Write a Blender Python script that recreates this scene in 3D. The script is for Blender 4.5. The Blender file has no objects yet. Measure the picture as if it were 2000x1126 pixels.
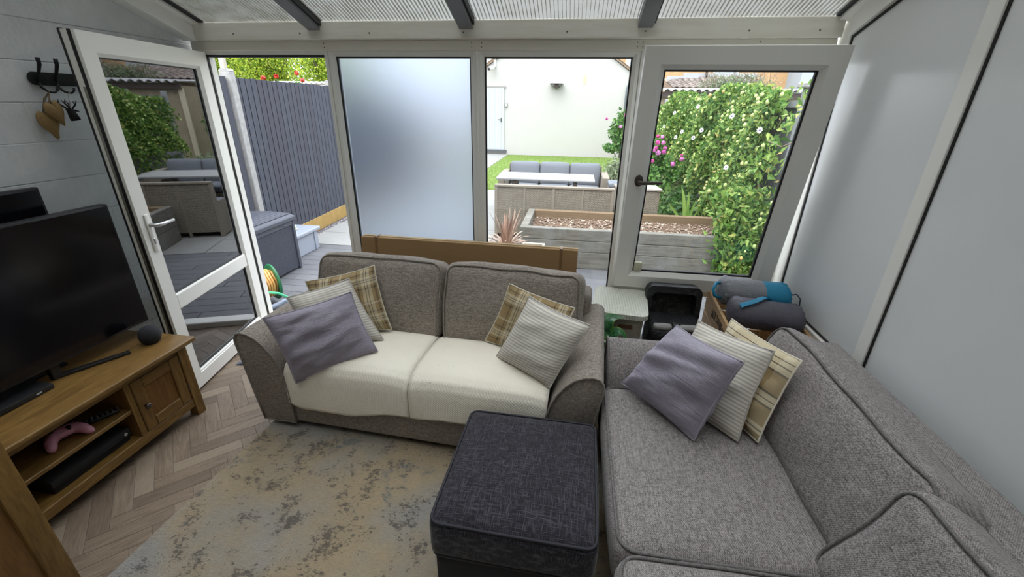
import bpy, bmesh, math, random
from mathutils import Vector, Matrix, noise as mnoise
import numpy as np
R = math.radians
SC = bpy.context.scene
COL = SC.collection
random.seed(7)

# ------------------------------------------------------------------ camera
PITCH, YAW, ROLL, FPX, CAMH = R(23.32), R(7.97), R(.90), 829.6, 1.70
cam_data = bpy.data.cameras.new('camera')
cam_data.sensor_width = 36.0
cam_data.lens = FPX / 2000 * 36.0
cam_data.clip_start = .05
cam_data.clip_end = 300
cam = bpy.data.objects.new('camera', cam_data)
COL.objects.link(cam)
_f0 = Vector((-math.sin(YAW), math.cos(YAW), 0)); _r0 = Vector((math.cos(YAW), math.sin(YAW), 0)); _u0 = Vector((0, 0, 1))
_f = _f0 * math.cos(PITCH) - _u0 * math.sin(PITCH)
_u = _u0 * math.cos(PITCH) + _f0 * math.sin(PITCH)
_r = _r0 * math.cos(ROLL) + _u * math.sin(ROLL)
_u = _u * math.cos(ROLL) - _r0 * math.sin(ROLL)
cam.matrix_world = Matrix(((_r.x, _u.x, -_f.x, 0), (_r.y, _u.y, -_f.y, 0), (_r.z, _u.z, -_f.z, CAMH), (0, 0, 0, 1)))
SC.camera = cam

# ------------------------------------------------------------------ sky: bright, thin overcast (brighter towards the zenith)
world = bpy.data.worlds.new('sky'); SC.world = world; world.use_nodes = True
wn = world.node_tree; wn.nodes.clear()
w_out = wn.nodes.new('ShaderNodeOutputWorld'); w_bg = wn.nodes.new('ShaderNodeBackground')
w_tc = wn.nodes.new('ShaderNodeTexCoord'); w_sep = wn.nodes.new('ShaderNodeSeparateXYZ')
w_mr = wn.nodes.new('ShaderNodeMapRange'); w_cr = wn.nodes.new('ShaderNodeValToRGB')
wn.links.new(w_tc.outputs['Generated'], w_sep.inputs[0]); wn.links.new(w_sep.outputs['Z'], w_mr.inputs['Value'])
w_mr.inputs['From Min'].default_value = 0; w_mr.inputs['From Max'].default_value = 1
wn.links.new(w_mr.outputs[0], w_cr.inputs[0])
w_cr.color_ramp.elements[0].color = (.36, .38, .41, 1)
w_cr.color_ramp.elements[1].color = (.90, .955, 1.03, 1)
wn.links.new(w_cr.outputs[0], w_bg.inputs[0]); wn.links.new(w_bg.outputs[0], w_out.inputs[0])
w_bg.inputs[1].default_value = 3.4
# hazy sun, behind and to the left of the photographer
sun_d = bpy.data.lights.new('sun', 'SUN'); sun_d.energy = 1.6; sun_d.angle = R(50); sun_d.color = (1, .95, .86)
sun = bpy.data.objects.new('sun', sun_d); COL.objects.link(sun)
sun.rotation_euler = Vector((-.35, -.55, .9)).to_track_quat('Z', 'Y').to_euler()
SC.view_settings.view_transform = 'Standard'; SC.view_settings.look = 'None'
SC.view_settings.gamma = 1; SC.view_settings.exposure = .84
SC.view_settings.use_curve_mapping = False

# ------------------------------------------------------------------ mesh helpers
class MB:
    def __init__(s):
        s.bm = bmesh.new(); s.uvl = None
    def _m(s, vs, M):
        if M is not None: bmesh.ops.transform(s.bm, matrix=M, verts=vs)
    def box(s, x0, x1, y0, y1, z0, z1, bev=0, seg=1, M=None):
        r = bmesh.ops.create_cube(s.bm, size=1)
        vs = r['verts']
        for v in vs:
            v.co = Vector(((x0 + x1) / 2 + v.co.x * (x1 - x0), (y0 + y1) / 2 + v.co.y * (y1 - y0), (z0 + z1) / 2 + v.co.z * (z1 - z0)))
        if bev:
            es = list({e for v in vs for e in v.link_edges})
            r2 = bmesh.ops.bevel(s.bm, geom=es, offset=bev, segments=seg, profile=.5, affect='EDGES')
            vs = list({v for f in r2['faces'] for v in f.verts} | {v for v in vs if v.is_valid})
        s._m(vs, M); return s
    def faces(s, co, fc, M=None, uv=None):
        vs = [s.bm.verts.new(c) for c in co]
        if M is not None:
            for v in vs: v.co = M @ v.co
        if uv is not None and s.uvl is None: s.uvl = s.bm.loops.layers.uv.new('UVMap')
        for f in fc:
            try: F = s.bm.faces.new([vs[i] for i in f])
            except ValueError: continue
            if uv is not None:
                for l, i in zip(F.loops, f): l[s.uvl].uv = uv[i]
        return s
    def tube(s, pts, r, n=8, closed=False, caps=True, M=None):
        P = [Vector(p) for p in pts]; m = len(P); co = []; up = None
        for i in range(m):
            a = P[i - 1] if (i or closed) else P[0]; b = P[(i + 1) % m] if (i < m - 1 or closed) else P[-1]
            t = b - a
            t = t.normalized() if t.length > 1e-9 else Vector((0, 0, 1))
            if up is None:
                up = Vector((0, 0, 1)) if abs(t.z) < .9 else Vector((1, 0, 0))
            u = (up - t * up.dot(t)); u = u.normalized() if u.length > 1e-6 else t.orthogonal().normalized()
            w = t.cross(u); up = u
            rr = r[i] if isinstance(r, (list, tuple)) else r
            for k in range(n):
                a2 = 2 * math.pi * k / n
                co.append(P[i] + (u * math.cos(a2) + w * math.sin(a2)) * rr)
        fc = []
        for i in range(m if closed else m - 1):
            j = (i + 1) % m
            for k in range(n):
                k2 = (k + 1) % n
                fc.append((i * n + k, i * n + k2, j * n + k2, j * n + k))
        if caps and not closed:
            fc.append(tuple(range(n))[::-1]); fc.append(tuple((m - 1) * n + k for k in range(n)))
        return s.faces(co, fc, M)
    def lathe(s, prof, n=24, c=(0, 0, 0), M=None):
        co = []; m = len(prof)
        for (r, z) in prof:
            for k in range(n):
                a = 2 * math.pi * k / n
                co.append((c[0] + r * math.cos(a), c[1] + r * math.sin(a), c[2] + z))
        fc = [(i * n + k, i * n + (k + 1) % n, (i + 1) * n + (k + 1) % n, (i + 1) * n + k) for i in range(m - 1) for k in range(n)]
        if prof[0][0] > 1e-6: fc.append(tuple(range(n))[::-1])
        if prof[-1][0] > 1e-6: fc.append(tuple((m - 1) * n + k for k in range(n)))
        return s.faces(co, fc, M)
    def prism(s, poly, a0, a1, axis='y', bev=0, M=None):
        # poly in the plane normal to axis: axis y -> (x,z); axis x -> (y,z); axis z -> (x,y)
        def p3(p, a): return {'y': (p[0], a, p[1]), 'x': (a, p[0], p[1]), 'z': (p[0], p[1], a)}[axis]
        n = len(poly)
        co = [p3(p, a0) for p in poly] + [p3(p, a1) for p in poly]
        fc = [tuple(range(n)), tuple(range(2 * n - 1, n - 1, -1))] + [(i, n + i, n + (i + 1) % n, (i + 1) % n) for i in range(n)]
        k = len(s.bm.verts)
        s.faces(co, fc)
        s.bm.verts.ensure_lookup_table(); vs = s.bm.verts[k:]
        fs = list({f for v in vs for f in v.link_faces}); bmesh.ops.recalc_face_normals(s.bm, faces=fs)
        if bev:
            es = [e for e in {e for v in vs for e in v.link_edges} if e.calc_face_angle(0) > .6]
            bmesh.ops.bevel(s.bm, geom=es, offset=bev, segments=2, profile=.5, affect='EDGES')
            s.bm.verts.ensure_lookup_table(); vs = s.bm.verts[k:]
        s._m(vs, M); return s
    def grid(s, fn, nu, nv, M=None, flip=False, cu=False):
        co = []; uv = []
        for j in range(nv + 1):
            for i in range(nu + 1):
                co.append(fn(i / nu, j / nv)); uv.append((i / nu, j / nv))
        w = nu + 1
        fc = [(j * w + i, j * w + i + 1, (j + 1) * w + i + 1, (j + 1) * w + i) for j in range(nv) for i in range(nu)]
        if flip: fc = [f[::-1] for f in fc]
        return s.faces(co, fc, M, uv)
    def ico(s, c, r, sub=1, sc=(1, 1, 1), M=None):
        k = bmesh.ops.create_icosphere(s.bm, subdivisions=sub, radius=1)['verts']
        for v in k: v.co = Vector((c[0] + v.co.x * r * sc[0], c[1] + v.co.y * r * sc[1], c[2] + v.co.z * r * sc[2]))
        s._m(k, M); return s
    def ring(s, x0, x1, z0, z1, prof, M=None):
        """mitred rectangular frame in the XZ plane; prof = closed loop of (inset, y)"""
        n = len(prof); co = []
        for (i, y) in prof:
            co += [(x0 + i, y, z0 + i), (x1 - i, y, z0 + i), (x1 - i, y, z1 - i), (x0 + i, y, z1 - i)]
        fc = []
        for a in range(n):
            b = (a + 1) % n
            for k in range(4):
                k2 = (k + 1) % 4
                fc.append((a * 4 + k, a * 4 + k2, b * 4 + k2, b * 4 + k))
        return s.faces(co, fc, M)
    def softbox(s, sx, sy, sz, r=.04, bulge=(0, 0, 0), seg=10, amp=0, fr=6, seed=0, M=None):
        """rounded, slightly stuffed box centred on the origin"""
        b = bmesh.new(); bmesh.ops.create_cube(b, size=2)
        bmesh.ops.subdivide_edges(b, edges=b.edges[:], cuts=seg, use_grid_fill=True)
        h = Vector((sx / 2, sy / 2, sz / 2)); co = []
        for v in b.verts:
            p = v.co
            # concentrate the cuts near the edges
            q = Vector([math.copysign(1 - (1 - abs(c)) ** 1.35, c) for c in p])
            P = Vector((q.x * h.x, q.y * h.y, q.z * h.z))
            inner = Vector([max(-h[i] + r, min(h[i] - r, P[i])) for i in range(3)])
            d = P - inner
            if d.length > 1e-9: P = inner + d.normalized() * r
            for a in range(3):
                o = [k for k in range(3) if k != a]
                wgt = (1 - q[o[0]] ** 2) * (1 - q[o[1]] ** 2)
                P[a] += math.copysign(1, q[a]) * abs(q[a]) ** 3 * bulge[a] * wgt
            if amp:
                nz = mnoise.noise_vector(P * fr + Vector((seed * 3.1, seed * 1.7, seed)))
                P += nz * amp
            co.append(P)
        b.verts.index_update()
        fc = [tuple(v.index for v in f.verts) for f in b.faces]
        b.free()
        return s.faces(co, fc, M)

def newobj(name, mesh, mat=None, parent=None, smooth=False, world=False):
    if mat is not None:
        for m in (mat if isinstance(mat, (list, tuple)) else [mat]): mesh.materials.append(m)
    o = bpy.data.objects.new(name, mesh); COL.objects.link(o)
    if parent is not None:
        o.parent = parent
        if world: o.matrix_parent_inverse = (parent.matrix_basis if parent.parent is None else parent.parent.matrix_basis @ parent.matrix_parent_inverse @ parent.matrix_basis).inverted()
    if smooth:
        mesh.polygons.foreach_set('use_smooth', [True] * len(mesh.polygons))
    return o
def build(name, mb, mat, parent=None, smooth=False, world=True, sharp=None):
    me = bpy.data.meshes.new(name)
    bmesh.ops.recalc_face_normals(mb.bm, faces=mb.bm.faces[:])
    mb.bm.to_mesh(me); mb.bm.free()
    o = newobj(name, me, mat, parent, smooth or sharp is not None, world)
    if sharp is not None: me.set_sharp_from_angle(angle=R(sharp))
    return o
def rawmesh(name, co, fc, mat, parent=None, smooth=False, uv=None):
    me = bpy.data.meshes.new(name); me.from_pydata([tuple(c) for c in co], [], [tuple(f) for f in fc])
    if uv is not None:
        l = me.uv_layers.new(name='UVMap')
        l.data.foreach_set('uv', [x for f in fc for i in f for x in uv[i]])
    return newobj(name, me, mat, parent, smooth, True)
def tag(o, label=None, cat=None, group=None, kind=None):
    if label: o['label'] = label
    if cat: o['category'] = cat
    if group: o['group'] = group
    if kind: o['kind'] = kind
    return o
def thing(name, label, cat, loc=(0, 0, 0), rz=0, group=None, kind=None):
    o = bpy.data.objects.new(name, None); COL.objects.link(o)
    o.empty_display_size = .05
    o.matrix_basis = Matrix.Translation(loc) @ Matrix.Rotation(rz, 4, 'Z')
    return tag(o, label, cat, group, kind)
def copyobj(o, parent=None, loc=None):
    c = o.copy(); COL.objects.link(c)
    if parent is not None: c.parent = parent
    if loc is not None: c.location = loc
    return c

# ------------------------------------------------------------------ material helpers
class NM:
    def __init__(s, name, rough=.5, spec=.5, metal=0, color=(.8, .8, .8)):
        s.m = bpy.data.materials.new(name); s.m.use_nodes = True; s.t = s.m.node_tree
        s.b = s.t.nodes['Principled BSDF']; s.out = s.t.nodes['Material Output']
        s.b.inputs['Roughness'].default_value = rough; s.b.inputs['Metallic'].default_value = metal
        s.b.inputs['Specular IOR Level'].default_value = spec
        s.b.inputs['Base Color'].default_value = (*color, 1)
        s._o = None
    def n(s, ty, **kw):
        nd = s.t.nodes.new('ShaderNode' + ty)
        for k, v in kw.items(): setattr(nd, k, v)
        return nd
    def set(s, sock, v):
        if isinstance(v, bpy.types.NodeSocket): s.t.links.new(v, sock)
        elif isinstance(v, (tuple, list)) and len(v) == 3 and sock.type == 'RGBA': sock.default_value = (*v, 1)
        else: sock.default_value = v
    def obj(s):
        if s._o is None: s._o = s.n('TexCoord')
        return s._o.outputs['Object']
    def uv(s):
        if s._o is None: s._o = s.n('TexCoord')
        return s._o.outputs['UV']
    def scale(s, vec, k):
        nd = s.n('VectorMath', operation='MULTIPLY'); s.set(nd.inputs[0], vec); nd.inputs[1].default_value = k; return nd.outputs[0]
    def sep(s, vec):
        nd = s.n('SeparateXYZ'); s.set(nd.inputs[0], vec); return nd.outputs
    def noise(s, vec, sc=5, det=3, rough=.5, dist=0):
        nd = s.n('TexNoise'); s.set(nd.inputs['Vector'], vec); nd.inputs['Scale'].default_value = sc
        nd.inputs['Detail'].default_value = det; nd.inputs['Roughness'].default_value = rough; nd.inputs['Distortion'].default_value = dist
        return nd.outputs['Fac']
    def vor(s, vec, sc=5, out='Distance', **kw):
        nd = s.n('TexVoronoi', **kw); s.set(nd.inputs['Vector'], vec); nd.inputs['Scale'].default_value = sc; return nd.outputs[out]
    def wave(s, vec, sc=5, dist=0, det=2, dsc=1, direction='X', ty='BANDS', prof='SIN'):
        nd = s.n('TexWave', wave_type=ty, bands_direction=direction, wave_profile=prof); s.set(nd.inputs['Vector'], vec)
        nd.inputs['Scale'].default_value = sc; nd.inputs['Distortion'].default_value = dist; nd.inputs['Detail'].default_value = det
        nd.inputs['Detail Scale'].default_value = dsc
        return nd.outputs['Fac']
    def ramp(s, fac, stops, interp='LINEAR'):
        nd = s.n('ValToRGB'); s.set(nd.inputs[0], fac); cr = nd.color_ramp; cr.interpolation = interp
        while len(cr.elements) < len(stops): cr.elements.new(.5)
        for e, (p, c) in zip(cr.elements, stops):
            e.position = p; e.color = (*c, 1) if isinstance(c, (tuple, list)) else (c, c, c, 1)
        return nd.outputs[0]
    def mix(s, fac, a, b, mode='MIX'):
        nd = s.n('Mix', data_type='RGBA', blend_type=mode); s.set(nd.inputs[0], fac); s.set(nd.inputs[6], a); s.set(nd.inputs[7], b); return nd.outputs[2]
    def math(s, op, a, b=0., c=0.):
        nd = s.n('Math', operation=op); s.set(nd.inputs[0], a); s.set(nd.inputs[1], b)
        if op in ('MULTIPLY_ADD', 'COMPARE'): s.set(nd.inputs[2], c)
        return nd.outputs[0]
    def rnd(s): return s.n('ObjectInfo').outputs['Random']
    def island(s): return s.n('NewGeometry').outputs['Random Per Island']
    def col(s, c): s.set(s.b.inputs['Base Color'], c); return s
    def rough(s, v): s.set(s.b.inputs['Roughness'], v); return s
    def bump(s, h, st=.3, d=.01):
        nd = s.n('Bump'); s.set(nd.inputs['Height'], h); nd.inputs['Strength'].default_value = st; nd.inputs['Distance'].default_value = d
        s.t.links.new(nd.outputs[0], s.b.inputs['Normal']); return s
    def sheen(s, w=.3, tint=(1, 1, 1)):
        s.b.inputs['Sheen Weight'].default_value = w; s.b.inputs['Sheen Roughness'].default_value = .4; s.b.inputs['Sheen Tint'].default_value = (*tint, 1); return s

def plain(name, c, rough=.5, metal=0, spec=.5, var=.06, sc=20, bump=0):
    m = NM(name, rough, spec, metal)
    f = m.noise(m.obj(), sc, 4)
    m.col(m.mix(f, tuple(x * (1 - var) for x in c), tuple(min(1, x * (1 + var)) for x in c)))
    if bump: m.bump(f, bump, .004)
    return m.m
def fabric(name, dark, light, sc=1., sheen=.15, bump=.5, patch=.1, weave=.10, slub=0.):
    """loose two-tone woven upholstery"""
    m = NM(name, .92, .2)
    o = m.obj()
    a = m.noise(m.scale(o, (420 * sc, 60 * sc, 60 * sc)), 1, 1); b = m.noise(m.scale(o, (60 * sc, 420 * sc, 60 * sc)), 1, 1); c = m.noise(m.scale(o, (60 * sc, 60 * sc, 420 * sc)), 1, 1)
    t = m.math('ADD', m.math('ADD', a, b), c); t = m.math('MULTIPLY', t, 1 / 3)
    v = m.noise(o, 230 * sc, 1)
    s_ = m.sep(o); k = 2 * math.pi / (.0062 / sc)
    p = m.math('MULTIPLY', m.math('MULTIPLY_ADD', s_[2], .55, s_[0]), k); q = m.math('MULTIPLY', m.math('MULTIPLY_ADD', s_[2], .80, s_[1]), k)
    wv = m.math('MULTIPLY_ADD', m.math('MULTIPLY', m.math('SINE', p), m.math('SINE', q)), .5, .5)
    t = m.math('ADD', m.math('ADD', m.math('MULTIPLY', t, .48), m.math('MULTIPLY', v, .36)), m.math('MULTIPLY', wv, weave))
    t = m.math('ADD', t, .08 - weave * .5)
    if slub: t = m.math('ADD', t, m.math('MULTIPLY', m.math('SUBTRACT', m.noise(m.scale(o, (16, 330, 330)), 1, 3, .6), .5), slub))
    fac = m.ramp(t, [(.40, 0.), (.60, 1.)])
    base = m.mix(fac, dark, light)
    big = m.noise(o, 3.0, 3)
    m.col(m.mix(m.ramp(big, [(.3, 0.), (.7, patch)]), base, tuple(x * .7 for x in dark)))
    m.sheen(sheen); m.bump(t, bump, .003)
    return m.m
def oak(name, a=(.135, .070, .018), b=(.26, .148, .041), axis=1, rough=.38):
    m = NM(name, rough, .4)
    k = [9., 9., 9.]; k[axis] = 1.1
    o = m.scale(m.obj(), tuple(k))
    w = m.noise(o, 3.2, 6, .6, 1.2)
    f = m.noise(m.scale(m.obj(), tuple(x * 14 for x in k)), 1.2, 2)
    c = m.mix(m.ramp(w, [(.3, 0.), (.7, 1.)]), a, b)
    c = m.mix(m.ramp(f, [(.35, .35), (.55, 0.)]), c, tuple(x * .55 for x in a))
    m.col(c); m.bump(f, .12, .002)
    return m.m
def glass(name, tint=(.975, .98, .98), refl=1.0):
    m = NM(name); t = m.t
    tr = m.n('BsdfTransparent'); tr.inputs[0].default_value = (*tint, 1)
    gl = m.n('BsdfGlossy'); gl.inputs['Roughness'].default_value = .012; gl.inputs[0].default_value = (.95, .97, 1, 1)
    fr = m.n('Fresnel'); fr.inputs[0].default_value = 1.5
    # two sheets of a sealed unit: four reflecting faces shared over the two faces of this slab
    fac = m.math('MULTIPLY', fr.outputs[0], refl); fac = m.math('MINIMUM', fac, 1.)
    mx = m.n('MixShader'); t.links.new(fac, mx.inputs[0]); t.links.new(tr.outputs[0], mx.inputs[1]); t.links.new(gl.outputs[0], mx.inputs[2])
    t.links.new(mx.outputs[0], m.out.inputs[0])
    return m.m
def weave_tex(m, w, h, gap):
    """staggered flat cane weave: 1 on the cane, 0 in the gaps"""
    s_ = m.sep(m.obj()); c = m.n('CombineXYZ'); m.t.links.new(m.math('ADD', s_[0], s_[1]), c.inputs[0]); m.t.links.new(s_[2], c.inputs[1])
    b = m.n('TexBrick'); m.t.links.new(c.outputs[0], b.inputs['Vector']); b.inputs['Scale'].default_value = 1
    b.inputs['Brick Width'].default_value = w; b.inputs['Row Height'].default_value = h; b.inputs['Mortar Size'].default_value = gap; b.inputs['Mortar Smooth'].default_value = .6
    b.inputs['Color1'].default_value = (1, 1, 1, 1); b.inputs['Color2'].default_value = (.72, .72, .72, 1); b.inputs['Mortar'].default_value = (0, 0, 0, 1)
    return b.outputs[0]
def leafmat(name, stops, trans=.35, rough=.5):
    m = NM(name, rough, .3)
    c = m.ramp(m.island(), stops)
    m.col(c)
    tl = m.n('BsdfTranslucent'); m.t.links.new(c, tl.inputs[0])
    mx = m.n('MixShader'); mx.inputs[0].default_value = trans
    m.t.links.new(m.b.outputs[0], mx.inputs[1]); m.t.links.new(tl.outputs[0], mx.inputs[2]); m.t.links.new(mx.outputs[0], m.out.inputs[0])
    return m.m

# ------------------------------------------------------------------ shared materials
UPVC = plain('white_upvc', (.86, .85, .80), .32, var=.03, sc=4)
UPVC_DIRTY = plain('yellowed_upvc', (.78, .75, .66), .38, var=.06, sc=6)
GASKET = plain('black_rubber_gasket', (.012, .011, .012), .55)
GLASS = glass('window_glass', refl=1.25)
GLASS_DOOR = glass('door_glass', (.95, .985, .985), refl=2.5)
STEEL = plain('brushed_steel', (.55, .55, .55), .3, 1)
DARKMETAL = plain('dark_bronze_metal', (.10, .085, .075), .38, .8)
BLACK = plain('black_plastic', (.012, .012, .013), .4)
BLACKMATT = plain('black_matt', (.01, .01, .011), .85)
SCREEN = plain('dark_screen', (.004, .004, .006), .16)
OAK_Y = oak('oak_grain_along', axis=1)
OAK_Z = oak('oak_grain_upright', axis=2)
OAK_X = oak('oak_grain_across', axis=0)
OAK_PANEL = oak('oak_panel', (.135, .058, .014), (.22, .105, .028), 2)
DARKWOOD = plain('dark_brown_wood', (.05, .022, .014), .5, var=.3, sc=14)

# ================================================================== SETTING
XL, XR, YW = -2.56, 1.358, 2.836
ROOF_T, ROOF_Z, ROOF_Y = .335, 2.150, 2.80       # roof: z = ROOF_Z + (ROOF_Y - y) * ROOF_T
YREAR = -1.7
def zr(y): return ROOF_Z + (ROOF_Y - y) * ROOF_T

# ---- floor: base slab and herringbone planks
mm = NM('floor_base', .5); mm.col((.20, .15, .11))
floor = build('floor', MB().box(XL, XR, YREAR, 2.90, -.10, -.007), mm.m)
tag(floor, 'grey brown herringbone plank floor of the sun room', 'floor', kind='structure')
mm = NM('herringbone_plank', .42, .4)
o_ = mm.obj(); r_ = mm.rnd()
off = mm.n('VectorMath', operation='ADD'); mm.t.links.new(o_, off.inputs[0])
cmb = mm.n('CombineXYZ'); mm.t.links.new(mm.math('MULTIPLY', r_, 37.), cmb.inputs[1]); mm.t.links.new(mm.math('MULTIPLY', r_, 91.), cmb.inputs[0]); mm.t.links.new(cmb.outputs[0], off.inputs[1])
g_ = mm.noise(mm.scale(off.outputs[0], (4, 30, 30)), 1.6, 6, .62, 1.6)
f_ = mm.noise(mm.scale(off.outputs[0], (14, 300, 100)), 1, 2)
c_ = mm.mix(mm.ramp(g_, [(.28, 0.), (.72, 1.)]), (.135, .095, .066), (.33, .255, .185))
c_ = mm.mix(mm.math('MULTIPLY', f_, .35), c_, (.14, .095, .065))
c_ = mm.mix(mm.ramp(r_, [(0., .65), (.5, 0.), (1., .6)]), c_, mm.mix(r_, (.12, .085, .062), (.38, .305, .23)))
mm.col(c_).bump(f_, .1, .002)
PLANK = mm.m
PW, PL = .075, .300
pl_mesh = None
rest = MB(); nplank = 0
ca = math.cos(R(45)); sa = math.sin(R(45))
for i in range(-60, 61):
    for j in range(-12, 13):
        # standard herringbone in the rotated frame (u,v): each step shifts by one plank width
        for kind_ in (0, 1):
            u0 = i * PW + j * 2 * PL; v0 = i * PW
            if kind_ == 0: cu, cv, ang = u0 + PL / 2, v0 + PW / 2, 0
            else: cu, cv, ang = u0 + PL + PW / 2, v0 + PW - PL / 2, 90
            x = -1.657 + (cu - PL) * ca - cv * sa; y = 1.106 + (cu - PL) * sa + cv * ca
            if not (XL - .02 < x < XR and -1.2 < y < 2.84): continue
            if x < -1.28 and .35 < y:
                if pl_mesh is None:
                    pl = build('plank', MB().box(-PL / 2 + .0006, PL / 2 - .0006, -PW / 2 + .0006, PW / 2 - .0006, -.0075, 0, .0009), PLANK, floor, world=False)
                    pl_mesh = pl
                else: pl = copyobj(pl_mesh)
                pl.matrix_basis = Matrix.Translation((x, y, -.0)) @ Matrix.Rotation(R(45 + ang), 4, 'Z'); nplank += 1
            else:
                rest.box(-PL / 2 + .0006, PL / 2 - .0006, -PW / 2 + .0006, PW / 2 - .0006, -.0075, 0, M=Matrix.Translation((x, y, 0)) @ Matrix.Rotation(R(45 + ang), 4, 'Z'))
tag(build('plank_field', rest, PLANK, floor), kind='stuff')

# ---- left wall: painted blocks
mm = NM('painted_block', .62, .3)
o_ = mm.obj(); n1 = mm.noise(o_, 7, 5, .6); n2 = mm.noise(o_, 60, 4)
mm.col(mm.mix(mm.ramp(n1, [(.35, 0.), (.7, 1.)]), (.66, .675, .685), (.76, .77, .77)))
mm.bump(mm.math('ADD', mm.math('MULTIPLY', n1, .8), mm.math('MULTIPLY', n2, .3)), .35, .02)
BLOCKM = mm.m
lw = MB().box(XL - .12, XL - .004, YREAR, 2.92, -.1, 3.75)
wall_left = tag(build('wall_left', lw, BLOCKM), 'pale painted blockwork wall on the left', 'wall', kind='structure')
BH, BL_ = .178, .44
bmesh_o = None
for r in range(0, 17):
    z0 = .078 + (r - 1) * BH
    y = -.62 + (r % 2) * BL_ / 2
    while y < 2.9:
        y1 = min(y + BL_, 2.9)
        if z0 < zr(min(y1, 2.8)) and y > .2:
            b = MB(); g = .0008
            if y1 - y > BL_ - .01:
                if bmesh_o is None:
                    b.prism([(-.006, g), (.0022, g), (.004, g + .003), (.004, BH - g - .003), (.0022, BH - g), (-.006, BH - g)], g * .3, BL_ - g * .3, 'y')
                    bmesh_o = build('block', b, BLOCKM, wall_left, world=False, sharp=12); ob = bmesh_o
                else: ob = copyobj(bmesh_o)
            else:
                b.prism([(-.006, g), (.0022, g), (.004, g + .003), (.004, BH - g - .003), (.0022, BH - g), (-.006, BH - g)], g * .3, y1 - y - g * .3, 'y'); ob = build('block', b, BLOCKM, wall_left, world=False, sharp=12)
            ob.location = (XL - .003 + random.uniform(-.0006, .0006), y, z0)
            ob.rotation_euler = (random.uniform(-.004, .004), 0, random.uniform(-.003, .003))
        y += BL_
# ---- wall behind the photographer
mm = NM('rear_plaster', .7); mm.col((.80, .79, .76))
tag(build('wall_rear', MB().box(XL - .1, XR + .1, YREAR - .1, YREAR, -.1, 3.9), mm.m), 'plain plastered house wall closing the room behind', 'wall', kind='structure')

# ---- right wall: white panels in upvc framing
mm = NM('white_panel', .22, .5)
n1 = mm.noise(mm.obj(), 2.2, 3)
mm.col(mm.mix(n1, (.74, .76, .77), (.80, .815, .815)))
PANELM = mm.m
wall_right = thing('wall_right', 'white panelled side wall with upvc rails and black seals', 'wall', kind='structure')
posts = [2.845, 1.925, .90, -.12, -1.15, -1.75]
for k in range(5):
    ya, yb = posts[k], posts[k + 1]          # bay from yb .. ya ; post just below ya
    p0 = yb; p1 = ya - (.075 if k else .11)  # panel extent (towards camera .. towards window)
    p0 += 0.0
    def poly(y0, y1, zb, up): return [(y0, zb), (y1, zb), (y1, zr(y1) - up), (y0, zr(y0) - up)]
    build('panel', MB().prism(poly(p0, p1, .595, .125), XR + .004, XR + .03, 'x'), PANELM, wall_right)
    gk = MB()
    # seal round the panel
    zb = .595
    T = [(p0 + .006, zb + .006), (p1 - .006, zb + .006), (p1 - .006, zr(p1) - .131), (p0 + .006, zr(p0) - .131)]
    S = [(p0 - .006, zb - .006), (p1 + .006, zb - .006), (p1 + .006, zr(p1) - .119), (p0 - .006, zr(p0) - .119)]
    co = [(XR - .001, *p) for p in S] + [(XR - .001, *p) for p in T] + [(XR + .01, *p) for p in S] + [(XR + .01, *p) for p in T]
    fc = []
    for a in range(4):
        b = (a + 1) % 4
        fc += [(a, b, 4 + b, 4 + a), (4 + a, 4 + b, 12 + b, 12 + a), (a, b, 8 + b, 8 + a)]
    gk.faces(co, fc); build('seal', gk, GASKET, wall_right)
    build('lower_panel', MB().box(XR + .004, XR + .03, p0, p1, .06, .525), PANELM, wall_right)
    build('post', MB().prism([(p1 + .004, -.02), (ya + .0, -.02), (ya + .0, zr(ya) - .02), (p1 + .004, zr(p1) - .02)], XR - .008, XR + .06, 'x', .003), UPVC, wall_right)
build('mid_rail', MB().box(XR - .016, XR + .05, YREAR, 2.75, .525, .588, .004), UPVC, wall_right)
build('bottom_rail', MB().box(XR - .016, XR + .05, YREAR, 2.75, -.02, .06, .004), UPVC, wall_right)
build('top_rail', MB().prism([(YREAR, zr(YREAR) - .118), (2.75, zr(2.75) - .118), (2.75, zr(2.75) - .02), (YREAR, zr(YREAR) - .02)], XR - .02, XR + .05, 'x', .004), UPVC, wall_right)

# ---- glazed wall: eaves beam, header, mullions, sill
mm = NM('eaves_cladding', .4, .4)
n1 = mm.noise(mm.scale(mm.obj(), (1.2, 6, 12)), 3, 5, .6)
mm.col(mm.mix(mm.ramp(n1, [(.4, 0.), (.75, 1.)]), (.80, .775, .70), (.72, .685, .59)))
EAVES = mm.m
trim_1 = tag(build('trim_1', MB().box(XL + .03, XR - .02, YW - .045, YW + .08, 2.052, 2.150, .006, 2), EAVES), 'cream clad eaves beam above the windows', 'beam', kind='structure')
sb = MB()
for x in (-2.18, -1.73, -1.28, -.70, -.10, .33, .87, 1.22): sb.lathe([(.004, 0), (.004, .003), (.001, .004)], 8, M=Matrix.Translation((x, YW - .045, 2.085)) @ Matrix.Rotation(R(90), 4, 'X'))
build('screw', sb, DARKMETAL, trim_1)
trim_2 = tag(build('trim_2', MB().box(XL + .03, XR - .02, YW - .012, YW + .07, 1.995, 2.053, .004), UPVC_DIRTY), 'flat cream header strip under the eaves beam', 'trim', kind='structure')
sb = MB()
for x in (-1.60, -.66, -.60, .30, .33, .95):
    for z in (2.014, 2.036): sb.lathe([(.003, 0), (.003, .002)], 8, M=Matrix.Translation((x, YW - .012, z)) @ Matrix.Rotation(R(90), 4, 'X'))
build('screw', sb, DARKMETAL, trim_2)
tag(build('trim_3', MB().box(XL, XR, YW - .01, YW + .10, -.07, .045, .006), UPVC), 'low white sill under the glazed wall', 'sill', kind='structure')
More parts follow.
